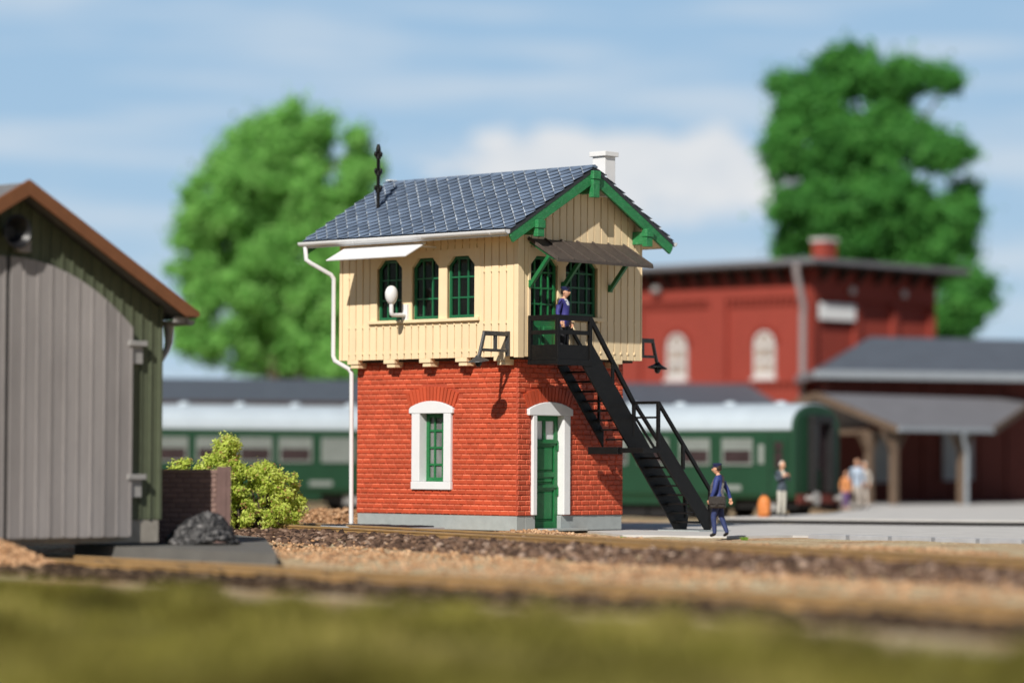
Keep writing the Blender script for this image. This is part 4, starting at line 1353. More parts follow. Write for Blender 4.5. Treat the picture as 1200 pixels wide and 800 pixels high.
# ------------------------------------------------------------------ engine shed (left)
def build_shed():
    # gable wall runs parallel to the signal box gable: local x along it (right and away), y into the shed
    d = 65.0
    X0, Y0 = -9.93, 63.6      # wall foot below the ridge
    root = thing('engine_shed', 'green boarded engine shed with tall curved grey doors and brown roof verge', 'shed', (X0, Y0, -.02), TH)
    hw, zr, ze = 3.86, 7.02, 4.86
    sl = (zr - ze) / hw
    z_ = lambda x: zr - abs(x) * sl
    ln = 14.0
    w = MB(); w.cm = 1
    w.box(-hw, hw, .0, .12, 0, .46); w.box(hw - .12, hw, .121, ln, 0, .46); w.box(-hw, -hw + .12, .121, ln, 0, .46)
    w.cm = 0
    w.prism([(-hw + .02, .461), (hw - .02, .461), (hw - .02, ze - .05), (0, zr - .05), (-hw + .02, ze - .05)], lambda a, b, n: (a, n, b), .03, .12)
    k = 30; bw = 2 * hw / k
    for i in range(k):
        a, b = -hw + i * bw + .008, -hw + (i + 1) * bw - .008
        w.prism([(a, .47), (b, .47), (b, z_(b) - .06), (a, z_(a) - .06)], lambda x, z, n: (x, n, z), -.01, .029, 0, RNG.random())
        w.box(b - .02, b + .036, -.035, -.011, .47, min(z_(b), z_(b + .03)) - .08, 0, RNG.random())
    w.box(hw - .1, hw - .02, .121, ln, .461, ze - .02); w.box(-hw + .02, -hw + .1, .121, ln, .461, ze - .02)
    i = 0
    while i * .27 < ln:
        w.box(hw - .02, hw + .02, .125 + i * .27, .125 + i * .27 + .25, .47, ze - .02, 0, RNG.random()); i += 1
    w.box(hw - .05, hw + .035, -.05, .09, .47, ze)
    w.build('wall', ['shed_green', 'shed_stone'], root)
    r = MB(); ov = .52; yo = -.62
    for s in (-1, 1):
        r.prism([(0, zr + .02), (s * (hw + ov), ze - ov * sl + .02), (s * (hw + ov), ze - ov * sl + .10), (0, zr + .10)], lambda a, b, n: (a, n, b), yo + .07, ln + .5)
    rf = r.build('roof', 'shed_roof', root)
    v = MB()
    for s in (-1, 1):
        v.prism([(0, zr + .16), (s * (hw + ov + .02), ze - ov * sl + .16), (s * (hw + ov + .02), ze - ov * sl + .06), (s * (hw + ov - .35), ze - (ov - .35) * sl - .14), (0, zr - .16)], lambda a, b, n: (a, n, b), yo, yo + .065)
    v.build('verge_board', 'shed_verge', rf, bevel=.01)
    g = MB()
    gx, gz, rr = hw + ov - .08, ze - ov * sl + .0, .12
    n = 8
    oc = [(gx + rr * math.cos(math.pi + math.pi * q / n), gz + rr * math.sin(math.pi + math.pi * q / n)) for q in range(n + 1)]
    ic = [(gx + (rr - .02) * math.cos(math.pi + math.pi * q / n), gz + (rr - .02) * math.sin(math.pi + math.pi * q / n)) for q in range(n + 1)]
    for q in range(n): g.prism([oc[q], oc[q + 1], ic[q + 1], ic[q]], lambda a, b, m_: (a, m_, b), -.45, ln + .4)
    g.prism(oc, lambda a, b, m_: (a, m_, b), -.45, -.43)
    g.box(hw + .036, gx, -.42, -.36, gz - .06, gz + .05)
    g.build('gutter', 'shed_metal', root, smooth=True)
    dp = MB(); dp.tube([(gx, .25, gz - .08), (gx, .25, gz - .45), (gx - .05, .25, gz - .60), (hw + .12, .25, gz - .95), (hw + .08, .25, gz - 1.05), (hw + .08, .25, .02)], [.12, .085, .07, .07, .07, .07], 10)
    dp.build('downpipe', 'shed_metal', root, smooth=True)
    # double doors with arched heads; right leaf and left leaf
    def leaf(x0, x1, toparc, hinge_x):
        m = MB(); k = max(6, int(round((x1 - x0) / .33))); bw = (x1 - x0) / k
        for i in range(k):
            a, b = x0 + i * bw + .008, x0 + (i + 1) * bw - .008
            m.prism([(a, .12), (b, .12), (b, toparc(b)), (a, toparc(a))], lambda x, z, n: (x, n, z), -.16, -.07, 0, RNG.random())
            m.box(b - .02, b + .03, -.175, -.161, .14, toparc(b) - .03, 0, RNG.random())
        lf = m.build('door', 'shed_door', root)
        if hinge_x is not None:
            for z in (1.28, 4.0):
                h = MB(); h.box(hinge_x - .12, hinge_x + .36, -.20, -.04, z, z + .11); h.box(hinge_x + .02, hinge_x + .30, -.12, -.03, z - .36, z - .001)
                h.build('hinge', 'hinge_grey', lf, bevel=.01)
    xc = -.17
    leaf(xc + .07, xc + 3.15, lambda x: 5.68 - .115 * (x - xc) ** 2 - .0013 * (x - xc) ** 4, xc + 3.18)
    leaf(xc - 3.15, xc - .07, lambda x: 5.68 - .115 * (x - xc) ** 2 - .0013 * (x - xc) ** 4, None)
    pst = MB(); pst.box(xc - .066, xc + .066, -.12, -.011, .10, 5.66); pst.build('door_gap_shade', 'vent_dark', root)  # black strip painting in the shade of the gap between the leaves
    # round horn under the ridge
    v = MB(); vx, vz = -.15, 6.15
    v.lathe([(.10, -.06), (.16, -.18), (.30, -.42), (.34, -.44), (.31, -.45), (.12, -.2)], (vx, -.0, vz), 'y', 18)
    v.build('loudspeaker', 'vent_dark', root, smooth=True)
    v = MB(); v.box(vx + .20, vx + .52, -.20, -.02, vz - .38, vz - .12); v.build('loudspeaker_bracket', 'shed_door', root, bevel=.02)


build_shed()


def build_bunker():
    # low brown brick wall with post, heap of coal in front
    b = MB(); ang = R(6)
    L_ = 1.9
    b.box(-L_, .0, .0, .22, -.1, 1.48); b.cm = 1
    brick_face(b, -L_, 0, .0, 1.48, .30, .105, PY(0.0), [], 0, .014, .016, 1)
    b.box(-L_ - .02, .0, -.03, .25, 1.481, 1.56, 1)
    root = thing('bunker_wall', 'low brown brick bunker wall with a square end post behind the coal heap', 'wall', (-6.27, 68.7, -.09), ang)
    b.build('wall', ['brown_post', 'brown_brick'], root)
    p = MB(); p.box(.001, .30, -.06, .28, -.05, 1.62); p.box(.10, .20, -.075, -.061, 0, 1.55); p.build('post', 'brown_post', root, bevel=.015)
    rg = np.random.default_rng(8); n = 2600
    ang = rg.uniform(0, 6.28, n); rad = np.sqrt(rg.random(n))
    x = rad * np.cos(ang) * .68; y = rad * np.sin(ang) * .55
    z = np.clip(.56 * (1 - rad ** 2.2), 0, None) * rg.uniform(.75, 1.0, n) + .05 + .06 * np.sin(x * 5)
    o = scatter_stones('coal_heap', np.stack([x, y, z], 1), rg.uniform(.05, .11, n), 'coal', 3, None)
    o.location = (-6.42, 67.2, -.09)
    tag(o, 'dark heap of coal lumps at the foot of the brown bunker wall', 'coal heap')


build_bunker()


# ------------------------------------------------------------------ vegetation
def leaf_cloud(name, centers, radii, per, leaf, material, parent, seed, squash=.85, shell=.12, brown=0.0):
    rg = np.random.default_rng(seed)
    C = np.repeat(np.asarray(centers, float), per, 0); Rr = np.repeat(np.asarray(radii, float), per)
    n = len(C)
    d = rg.normal(size=(n, 3)); d /= np.linalg.norm(d, axis=1)[:, None]
    rad = Rr * (shell + (1 - shell) * rg.random(n)) * (1 + .12 * rg.normal(size=n))
    d2 = d.copy(); d2[:, 2] *= squash
    c = C + d2 * rad[:, None] + (rg.normal(0, .16, (n, 3)) * np.where(rg.random(n) < .22, 2.4, 1.0)[:, None] if leaf > .1 else rg.normal(0, .035, (n, 3)))
    # leaf faces roughly facing outward, jittered
    nrm = d + np.array([0, -.25, .15]) + rg.normal(0, .42, (n, 3)); nrm /= np.linalg.norm(nrm, axis=1)[:, None]
    t = np.cross(nrm, rg.normal(size=(n, 3))); t /= np.linalg.norm(t, axis=1)[:, None]
    b = np.cross(nrm, t)
    s = leaf * rg.uniform(.6, 1.35, n)[:, None]
    fold = rg.uniform(-.35, .35, n)[:, None] * s * nrm
    v = np.stack([c - t * s * 1.2, c - b * s * .62 + fold, c + t * s * 1.2, c + b * s * .62 + fold], 1)
    f = np.arange(n * 4).reshape(-1, 4)
    me = bpy.data.meshes.new(name)
    me.vertices.add(n * 4); me.vertices.foreach_set('co', v.reshape(-1).astype(np.float32))
    me.loops.add(n * 4); me.loops.foreach_set('vertex_index', f.reshape(-1).astype(np.int32))
    me.polygons.add(n); me.polygons.foreach_set('loop_start', (np.arange(n) * 4).astype(np.int32))
    me.update(calc_edges=True)
    me.materials.append(MATS[material])
    cl = np.repeat(rg.uniform(-.16, .16, len(centers)), per)
    val = np.clip(rg.beta(2, 2, n) * .82 + cl, 0, .9)
    if brown: val = np.where(rg.random(n) < brown, rg.uniform(.92, 1, n), np.clip(val, 0, .86))
    at_ = me.attributes.new('rnd', 'FLOAT', 'FACE'); at_.data.foreach_set('value', val.astype(np.float32))
    o = bpy.data.objects.new(name, me); COL.objects.link(o); o.parent = parent
    return o


def build_tree(label, base, S, cx, ybase_px, ells, material, seed, nclump, leaf, per, holes=(), depth=.75):
    """ells: crown lobes (cx, cy, rx, ry) measured in units of 1/S metre around the trunk axis cx, height from ybase_px"""
    rg = np.random.default_rng(seed)
    root = thing('tree', label, 'tree', base)
    A = np.array([e[2] * e[3] for e in ells], float); A /= A.sum()
    cen = []; rad = []
    lobes = []
    for e in ells:
        x = (e[0] - cx) / S; z = (ybase_px - e[1]) / S
        lobes.append((x, rg.uniform(-.9, .9) * 1.4, z, e[2] / S * 1.07, e[3] / S * 1.09))
    tries = 0
    while len(cen) < nclump and tries < 100000:
        tries += 1
        k = rg.choice(len(ells), p=A); lx, ly, lz, rx, rz = lobes[k]
        d = rg.normal(size=3); d /= np.linalg.norm(d); q = rg.random() ** .45
        ry = min((rx + rz) * .5, 2.6) * depth / .75
        r = rg.uniform(.30, .80)
        p = np.array([lx + d[0] * max(rx - r * .8, .05) * q, ly + d[1] * ry * q, lz + d[2] * max(rz - r * .8, .05) * q])
        if any(((p[0] - (h[0] - cx) / S) / (h[2] / S)) ** 2 + ((p[2] - (ybase_px - h[1]) / S) / (h[3] / S)) ** 2 < 1 for h in holes): continue
        cen.append(p); rad.append(r)
    leaf_cloud('crown', cen, rad, per, leaf, material, root, seed + 1)
    t = MB()
    ztop = max(l[2] for l in lobes); zb = min(l[2] for l in lobes)
    mid = Vector((0, 0, zb + (ztop - zb) * .35))
    t.tube([(0, 0, -.4), (.1, 0, zb * .5), mid, (0.2, .1, zb + (ztop - zb) * .8)], [.55, .42, .28, .08], 10)
    for l in lobes:
        hz = max(zb * .7, min(l[2] - 1.2, zb + (ztop - zb) * .6))
        s = Vector((.05, 0, hz)); e = Vector((l[0], l[1], l[2]))
        m_ = s.lerp(e, .5) + Vector((0, 0, -.25))
        t.tube([s, m_, e], [.20, .12, .04], 7)
    t.build('trunk', 'bark', root, smooth=True)
    return root


S_T = 3776.97 / 165.0
build_tree('bright green broad-crowned tree with light foliage behind the left coach', (-12.2, 165, -.3), S_T, 320, 587,
           [(345, 158, 48, 46), (300, 185, 55, 55), (265, 235, 60, 60), (345, 245, 85, 75), (405, 225, 42, 55), (415, 168, 20, 22), (432, 200, 16, 25), (240, 300, 48, 55), (300, 330, 85, 70),
            (385, 330, 70, 80), (235, 385, 38, 50), (325, 405, 100, 45), (400, 420, 45, 35), (228, 270, 26, 36)],
           'leaf_bright', 41, 900, .14, 150, holes=[(390, 205, 14, 20), (258, 372, 16, 20), (283, 205, 10, 12), (245, 230, 12, 14), (352, 305, 14, 12)])
build_tree('dark green tree with an open gappy crown rising behind the station building', (18.6, 165, -.3), S_T, 1030, 590,
           [(1000, 82, 44, 36), (952, 118, 44, 40), (1058, 92, 56, 30), (1118, 96, 26, 15), (914, 100, 14, 14), (928, 178, 32, 48), (985, 168, 50, 48), (1050, 158, 52, 42), (1105, 180, 42, 30),
            (960, 248, 60, 46), (1030, 232, 60, 52), (1092, 268, 48, 48), (1140, 255, 22, 50), (930, 285, 26, 20), (1000, 295, 70, 34), (1080, 315, 60, 34), (1135, 350, 34, 40), (1090, 380, 60, 30)],
           'leaf_deep', 57, 1000, .14, 150, holes=[(950, 172, 15, 11), (1003, 126, 13, 16), (1088, 206, 20, 14), (1062, 176, 10, 8), (922, 222, 20, 8), (1018, 160, 10, 12), (1148, 272, 8, 8), (1125, 122, 34, 10)])


def build_bush():
    root = thing('bush', 'pale yellow-green bush beside the brown bunker wall', 'bush', (-6.25, 80.5, -.08))
    rg = np.random.default_rng(77)
    cen = []; rad = []
    lob = [(.10, 0, .95, .85, .62), (.62, .1, .80, .42, .62), (-.55, -.1, 1.30, .55, .55), (-1.0, .0, 1.75, .34, .42), (-.80, .1, 2.05, .20, .28), (-1.6, 0, 1.42, .50, .45), (-2.05, .2, 1.25, .45, .45), (.35, -.3, .42, .75, .42), (-.5, -.4, .5, .8, .5), (-1.1, .2, .7, .7, .6), (.15, .0, 1.42, .42, .22)]
    while len(cen) < 300:
        l = lob[rg.integers(len(lob))]
        d = rg.normal(size=3); d /= np.linalg.norm(d); q = rg.random() ** .3
        r = rg.uniform(.06, .20); q *= rg.uniform(.85, 1.2)
        p = np.array([l[0] + d[0] * l[3] * q, l[1] + d[1] * .75 * q, l[2] + d[2] * l[4] * q])
        if p[2] < .02: continue
        cen.append(p); rad.append(r)
    leaf_cloud('foliage', cen, rad, 110, .034, 'leaf_bush', root, 78, 1.0, .35, brown=.07)
    s = MB()
    for k in range(60):
        c = cen[k * 5]
        s.tube([(rg.uniform(-.7, .4), 0, -.1), (c[0] * .6, c[1] * .5, c[2] * .5), tuple(c)], [.03, .022, .012], 6)
    s.build('stems', 'bark', root, smooth=True)


build_bush()


def tufts():
    for (x, y, n, r, h) in ((5.27, 72.9, 200, .07, .09), (7.72, 61.6, 320, .12, .12), (2.55, 74.4, 160, .10, .06)):
        rg = np.random.default_rng(int(x * 10)); a = rg.uniform(0, 6.28, n); q = r * np.sqrt(rg.random(n))
        px, py = x + q * np.cos(a), y + q * np.sin(a)
        lab = {5.27: 'tiny light green tuft in the sand right behind the man with the shoulder bag', 7.72: 'small light green tuft in the sand at the right, near the kerb', 2.55: 'sparse green tuft at the right corner of the grey plinth'}[x]
        o = blades('grass_tuft', np.stack([px - x, py - y, np.zeros(n)], 1), h * .5, h, .012, 'tuft_green', int(y), None, .6)
        o.location = (x, y, float(terrain(x, y)))
        tag(o, lab, 'plant', 'small green tufts beside the track')


tufts()
# ------------------------------------------------------------------ station (right background)
def build_station():
    ox, oy = 12.97, 140.0
    root = thing('station_building', 'two-storey dark red brick station building with grey flat-pitched roof and white plate', 'building', (ox, oy, 0), TH)
    wx, ly = 9.0, 16.5
    z0, zt = -.3, 10.2
    m = MB()
    # plain inner volume, then pilasters and string courses as relief
    m.box(.12, wx - .12, .12, ly - .12, z0, zt)
    wz0, wz1 = 5.45, 7.5
    pl = PX(.12)
    bays = [(.55, 4.75), (5.65, 9.85), (10.75, 14.95)]
    edges = [0.0] + [v for b in bays for v in b] + [ly]
    for k in range(0, len(edges), 2):
        m.prism([(edges[k], z0), (edges[k + 1], z0), (edges[k + 1], zt), (edges[k], zt)], pl, .001, .24)
    for (a, b) in bays:
        m.prism([(a, 8.95), (b, 8.95), (b, zt), (a, zt)], pl, .001, .238)
        m.prism([(a, z0), (b, z0), (b, 4.95), (a, 4.95)], pl, .001, .238)
        q = a + .1
        while q < b - .1:
            m.prism([(q, 8.70), (q + .16, 8.70), (q + .16, 8.949), (q, 8.949)], pl, .001, .20); q += .34
    q = .1
    while q < ly:
        m.prism([(q, 4.98), (q + .14, 4.98), (q + .14, 5.2), (q, 5.2)], pl, .001, .27); q += .34
    m.prism([(0, 5.21), (ly, 5.21), (ly, 5.33), (0, 5.33)], pl, .001, .30)
    py = PY(.12)
    for (a, b) in ((0, .35), (3.1, 3.45), (5.85, 6.2), (8.65, 9.0)):
        m.prism([(a + (.001 if a == 0 else 0), z0), (b, z0), (b, zt), (a + (.001 if a == 0 else 0), zt)], py, .001, .2)
    for (a, b) in ((.35, 3.1), (3.45, 5.85), (6.2, 8.65)):
        m.prism([(a, 8.85), (b, 8.85), (b, zt), (a, zt)], py, .001, .198)
    m.build('wall', 'station_brick', root)
    # arched windows on the long side
    for c in (2.62, 7.72, 12.85):
        hw = .58
        n = 10
        arch = [(c + hw * math.cos(math.pi * k / n), wz1 - .55 + .55 * math.sin(math.pi * k / n)) for k in range(n + 1)]
        out = [(c - hw, wz0), (c + hw, wz0)] + arch
        mb = MB(); s_ = .80
        inn = [(c + (x - c) * s_, wz0 + .22 + (y - wz0) * .84) for x, y in out]
        for k in range(len(out)):
            r = (k + 1) % len(out)
            mb.prism([out[k], out[r], inn[r], inn[k]], pl, .002, .10)
        mb.prism([(c - .05, wz0 + .2), (c + .05, wz0 + .2), (c + .05, wz1 - .2), (c - .05, wz1 - .2)], pl, .003, .095)
        for z in (wz0 + .75, wz0 + 1.45): mb.prism([(c - hw * .8, z - .09), (c + hw * .8, z - .09), (c + hw * .8, z + .09), (c - hw * .8, z + .09)], pl, .004, .09)
        mb.prism([(c - hw - .1, wz0 - .14), (c + hw + .1, wz0 - .14), (c + hw + .1, wz0 - .002), (c - hw - .1, wz0 - .002)], pl, .002, .22)
        w = mb.build('window', 'station_white', root)
        mb = MB(); mb.prism(inn, pl, .002, .05); mb.build('pane', 'station_pane', w)
        mb = MB(); hd = []
        o2 = [(c + (hw + .22) * math.cos(math.pi * k / n), wz1 - .55 + (.55 + .24) * math.sin(math.pi * k / n)) for k in range(n + 1)]
        for k in range(n): mb.prism([arch[k], arch[k + 1], o2[k + 1], o2[k]], pl, .002, .09)
        mb.build('window_arch', 'station_brick_dark', w)
    # eaves: dark soffit with brackets
    e = MB(); ov = 1.15
    e.box(-ov + .05, wx + ov - .05, -ov + .05, ly + ov - .05, zt + .02, zt + .12)
    q = .3
    while q < ly:
        e.prism([(-ov + .2, zt), (-.13, zt), (-.13, zt - .75)], lambda a, b, n: (a, n, b), q, q + .18); q += .95
    q = .5
    while q < wx:
        e.prism([(-ov + .2, zt), (-.09, zt), (-.09, zt - .65)], lambda a, b, n: (n, a, b), q, q + .16); q += 1.3
    e.build('eaves', 'station_eave', root)
    r = MB()
    r.box(-ov, wx + ov, -ov, ly + ov, zt + .121, zt + .34)
    b = len(r.v); zz = zt + .341
    r.v += [(-ov, -ov, zz), (wx + ov, -ov, zz), (wx + ov, ly + ov, zz), (-ov, ly + ov, zz), (wx / 2, 4, zz + .40), (wx / 2, ly - 4, zz + .40)]
    for f in ((0, 1, 4), (1, 2, 5, 4), (2, 3, 5), (3, 0, 4, 5)): r.face([b + i for i in f])
    rf = r.build('roof', 'station_roof', root)
    c = MB(); c.box(5.1, 5.9, 3.2, 4.0, zz + .1, zz + 1.20, 0); c.box(5.03, 5.97, 3.13, 4.07, zz + 1.201, zz + 1.36, 1)
    c.build('chimney', ['station_brick', 'station_white'], rf, bevel=.03)
    # blank white plate, insulators, downpipe
    s = MB(); s.prism([(.48, 7.95), (3.02, 7.95), (3.02, 8.68), (.48, 8.68)], PY(0), .085, .14); s.build('name_plate', 'sign_white', root, bevel=.02)
    for x in (2.65, 6.4):
        s = MB(); s.lathe([(.04, -.13), (.13, -.1), (.15, .03), (.08, .2), (.04, .22)], (x, -.25, 9.25), 'z', 12); s.build('insulator', 'station_frame', root, smooth=True)
    s = MB(); s.lathe([(.08, .16), (.2, .07), (.22, -.1), (.07, -.2)], (-.40, 8.6, 9.5), 'z', 12); s.build('lamp', 'shed_metal', root, smooth=True)
    d = MB(); d.tube([(-ov + .1, -.1, zt + .1), (-ov + .1, -.05, zt - .2), (-.35, .1, zt - 1.7), (-.27, .2, zt - 2.1), (-.27, .2, 0)], .15, 8); d.build('downpipe', 'pipe_grey', root, smooth=True)

    # single-storey wing, almost square on to the viewer
    an = R(20)
    r2 = thing('station_wing', 'single-storey dark red station wing with a slate-grey hipped roof', 'building', (12.5, 131.2, 0), an)
    L_ = 30.0
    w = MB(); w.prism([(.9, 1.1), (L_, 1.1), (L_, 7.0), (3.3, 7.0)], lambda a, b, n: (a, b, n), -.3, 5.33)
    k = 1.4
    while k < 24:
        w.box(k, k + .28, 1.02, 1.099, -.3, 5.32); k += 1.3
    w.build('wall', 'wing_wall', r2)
    for (a, z0_, z1_, wd) in ((6.15, 1.0, 3.1, 1.4), (2.75, .9, 3.0, 1.0)):
        f = MB(); f.box(a, a + wd, .90, 1.0, z0_, z1_); o = f.build('window', 'wing_window', r2, bevel=.02)
        f = MB(); f.box(a + .12, a + wd - .12, .87, .899, z0_ + .12, z1_ - .12); f.build('pane', 'wing_gutter', o)
    ro = MB(); e0, e1, zr2 = 5.35, 5.36, 7.05
    ro.v += [(-.1, -.1, e0), (L_, -.1, e0), (L_, 8.1, e0), (2.9, 8.1, e0), (4.3, 4.0, zr2), (L_, 4.0, zr2)]
    for f in ((0, 1, 5, 4), (2, 3, 4, 5), (3, 0, 4), (0, 3, 2, 1), (1, 2, 5)): ro.face(f)
    rr = ro.build('roof', 'wing_roof', r2)
    g = MB(); g.box(-.10, L_, -.26, -.101, e0 - .22, e0 + .12); g.bar((-.20, -.18, e0 - .05), (2.80, 8.1, e0 - .05), .15, .33); g.build('gutter', 'wing_gutter', rr, bevel=.03)

    # timber canopy in front of it
    # local frame parallel to the station: apex of the gable end at px ~(963,459)
    r3 = thing('entrance_canopy', 'open timber canopy with grey gabled roof and braced posts in front of the station wing', 'canopy', (12.1, 126.0, 0), TH)
    za, ze_ = 4.42, 3.05; hw = 4.0
    c = MB(); t = .12
    top = [(-.3, 0, za), (14.5, 0, za), (5.7, -hw, ze_), (-.3, -hw, ze_)]
    c.v += top + [(x, y, z - t) for x, y, z in top]
    for f in ((0, 1, 2, 3), (7, 6, 5, 4), (0, 4, 5, 1), (1, 5, 6, 2), (2, 6, 7, 3), (3, 7, 4, 0)): c.face(f)
    lt = [(-.3, 0.003, za), (-.3, hw, ze_), (12, hw, ze_), (14.5, 0.003, za)]
    b = len(c.v); c.v += lt + [(x, y, z - t) for x, y, z in lt]
    for f in ((0, 1, 2, 3), (7, 6, 5, 4), (0, 4, 5, 1), (1, 5, 6, 2), (2, 6, 7, 3), (3, 7, 4, 0)): c.face([b + i for i in f])
    cr = c.build('roof', 'station_roof', r3)
    v = MB()
    v.bar((-.36, 0, za - .08), (-.36, -hw, ze_ - .08), .1, .26); v.bar((-.36, 0.002, za - .08), (-.36, hw, ze_ - .08), .1, .26)
    v.build('verge_board', 'canopy_timber', cr)
    v = MB(); v.bar((5.75, -hw - .02, ze_ - .1), (14.5, -.02, za - .1), .12, .26); v.build('hip_board', 'canopy_timber', cr)
    g = MB(); g.bar((-.4, -hw - .08, ze_ - .06), (5.75, -hw - .08, ze_ - .06), .14, .18); g.build('gutter', 'wing_gutter', cr, bevel=.03)
    for (x, y) in ((.2, -2.2), (.2, -3.4), (4.3, -3.6)):
        p = MB(); p.box(x - .14, x + .14, y - .14, y + .14, .0, 3.0)
        p.bar((x, y, 2.0), (x - .75, y, 2.95), .14, .14); p.bar((x, y, 2.0), (x + .75, y, 2.95), .14, .14); 
        p.build('post', 'canopy_timber', r3, bevel=.02)
    p = MB(); p.bar((-.3, -3.6, 3.02), (5.3, -3.6, 3.02), .16, .18); p.bar((.2, -3.55, 2.9), (.2, 3.5, 2.9), .16, .18); p.build('beam', 'canopy_timber', r3)
    d = MB(); d.tube([(3.75, -hw - .1, ze_ - .1), (3.8, -hw - .05, ze_ - .35), (4.3, -3.85, 2.15), (4.32, -3.82, 1.9), (4.32, -3.82, 0)], .09, 8); d.build('downpipe', 'wing_gutter', r3, smooth=True)

    # long platform canopy running behind the coaches
    r4 = thing('platform_canopy', 'long grey platform canopy roof showing above the green coaches', 'canopy', (-16.5, 129.0, 0), R(12))
    L_ = 28.5
    c = MB(); top = [(0, 0, 4.05), (L_, 0, 4.05), (L_, 5.5, 5.12), (0, 5.5, 5.12)]
    c.v += top + [(x, y, z - .12) for x, y, z in top]
    for f in ((0, 1, 2, 3), (7, 6, 5, 4), (0, 4, 5, 1), (1, 5, 6, 2), (2, 6, 7, 3), (3, 7, 4, 0)): c.face(f)
    top = [(0, 5.503, 5.12), (L_, 5.503, 5.12), (L_, 10, 4.2), (0, 10, 4.2)]
    b = len(c.v); c.v += top + [(x, y, z - .12) for x, y, z in top]
    for f in ((0, 1, 2, 3), (7, 6, 5, 4), (0, 4, 5, 1), (1, 5, 6, 2), (2, 6, 7, 3), (3, 7, 4, 0)): c.face([b + i for i in f])
    cr = c.build('roof', 'wing_roof', r4)
    g = MB(); g.box(0, L_, -.12, -.002, 3.78, 4.08); g.build('fascia', 'station_eave', cr)
    for k in range(6):
        p = MB(); x = 1.5 + k * 5.0; p.box(x - .12, x + .12, 5.0, 5.24, -.3, 4.85); p.build('post', 'canopy_timber', r4)


build_station()


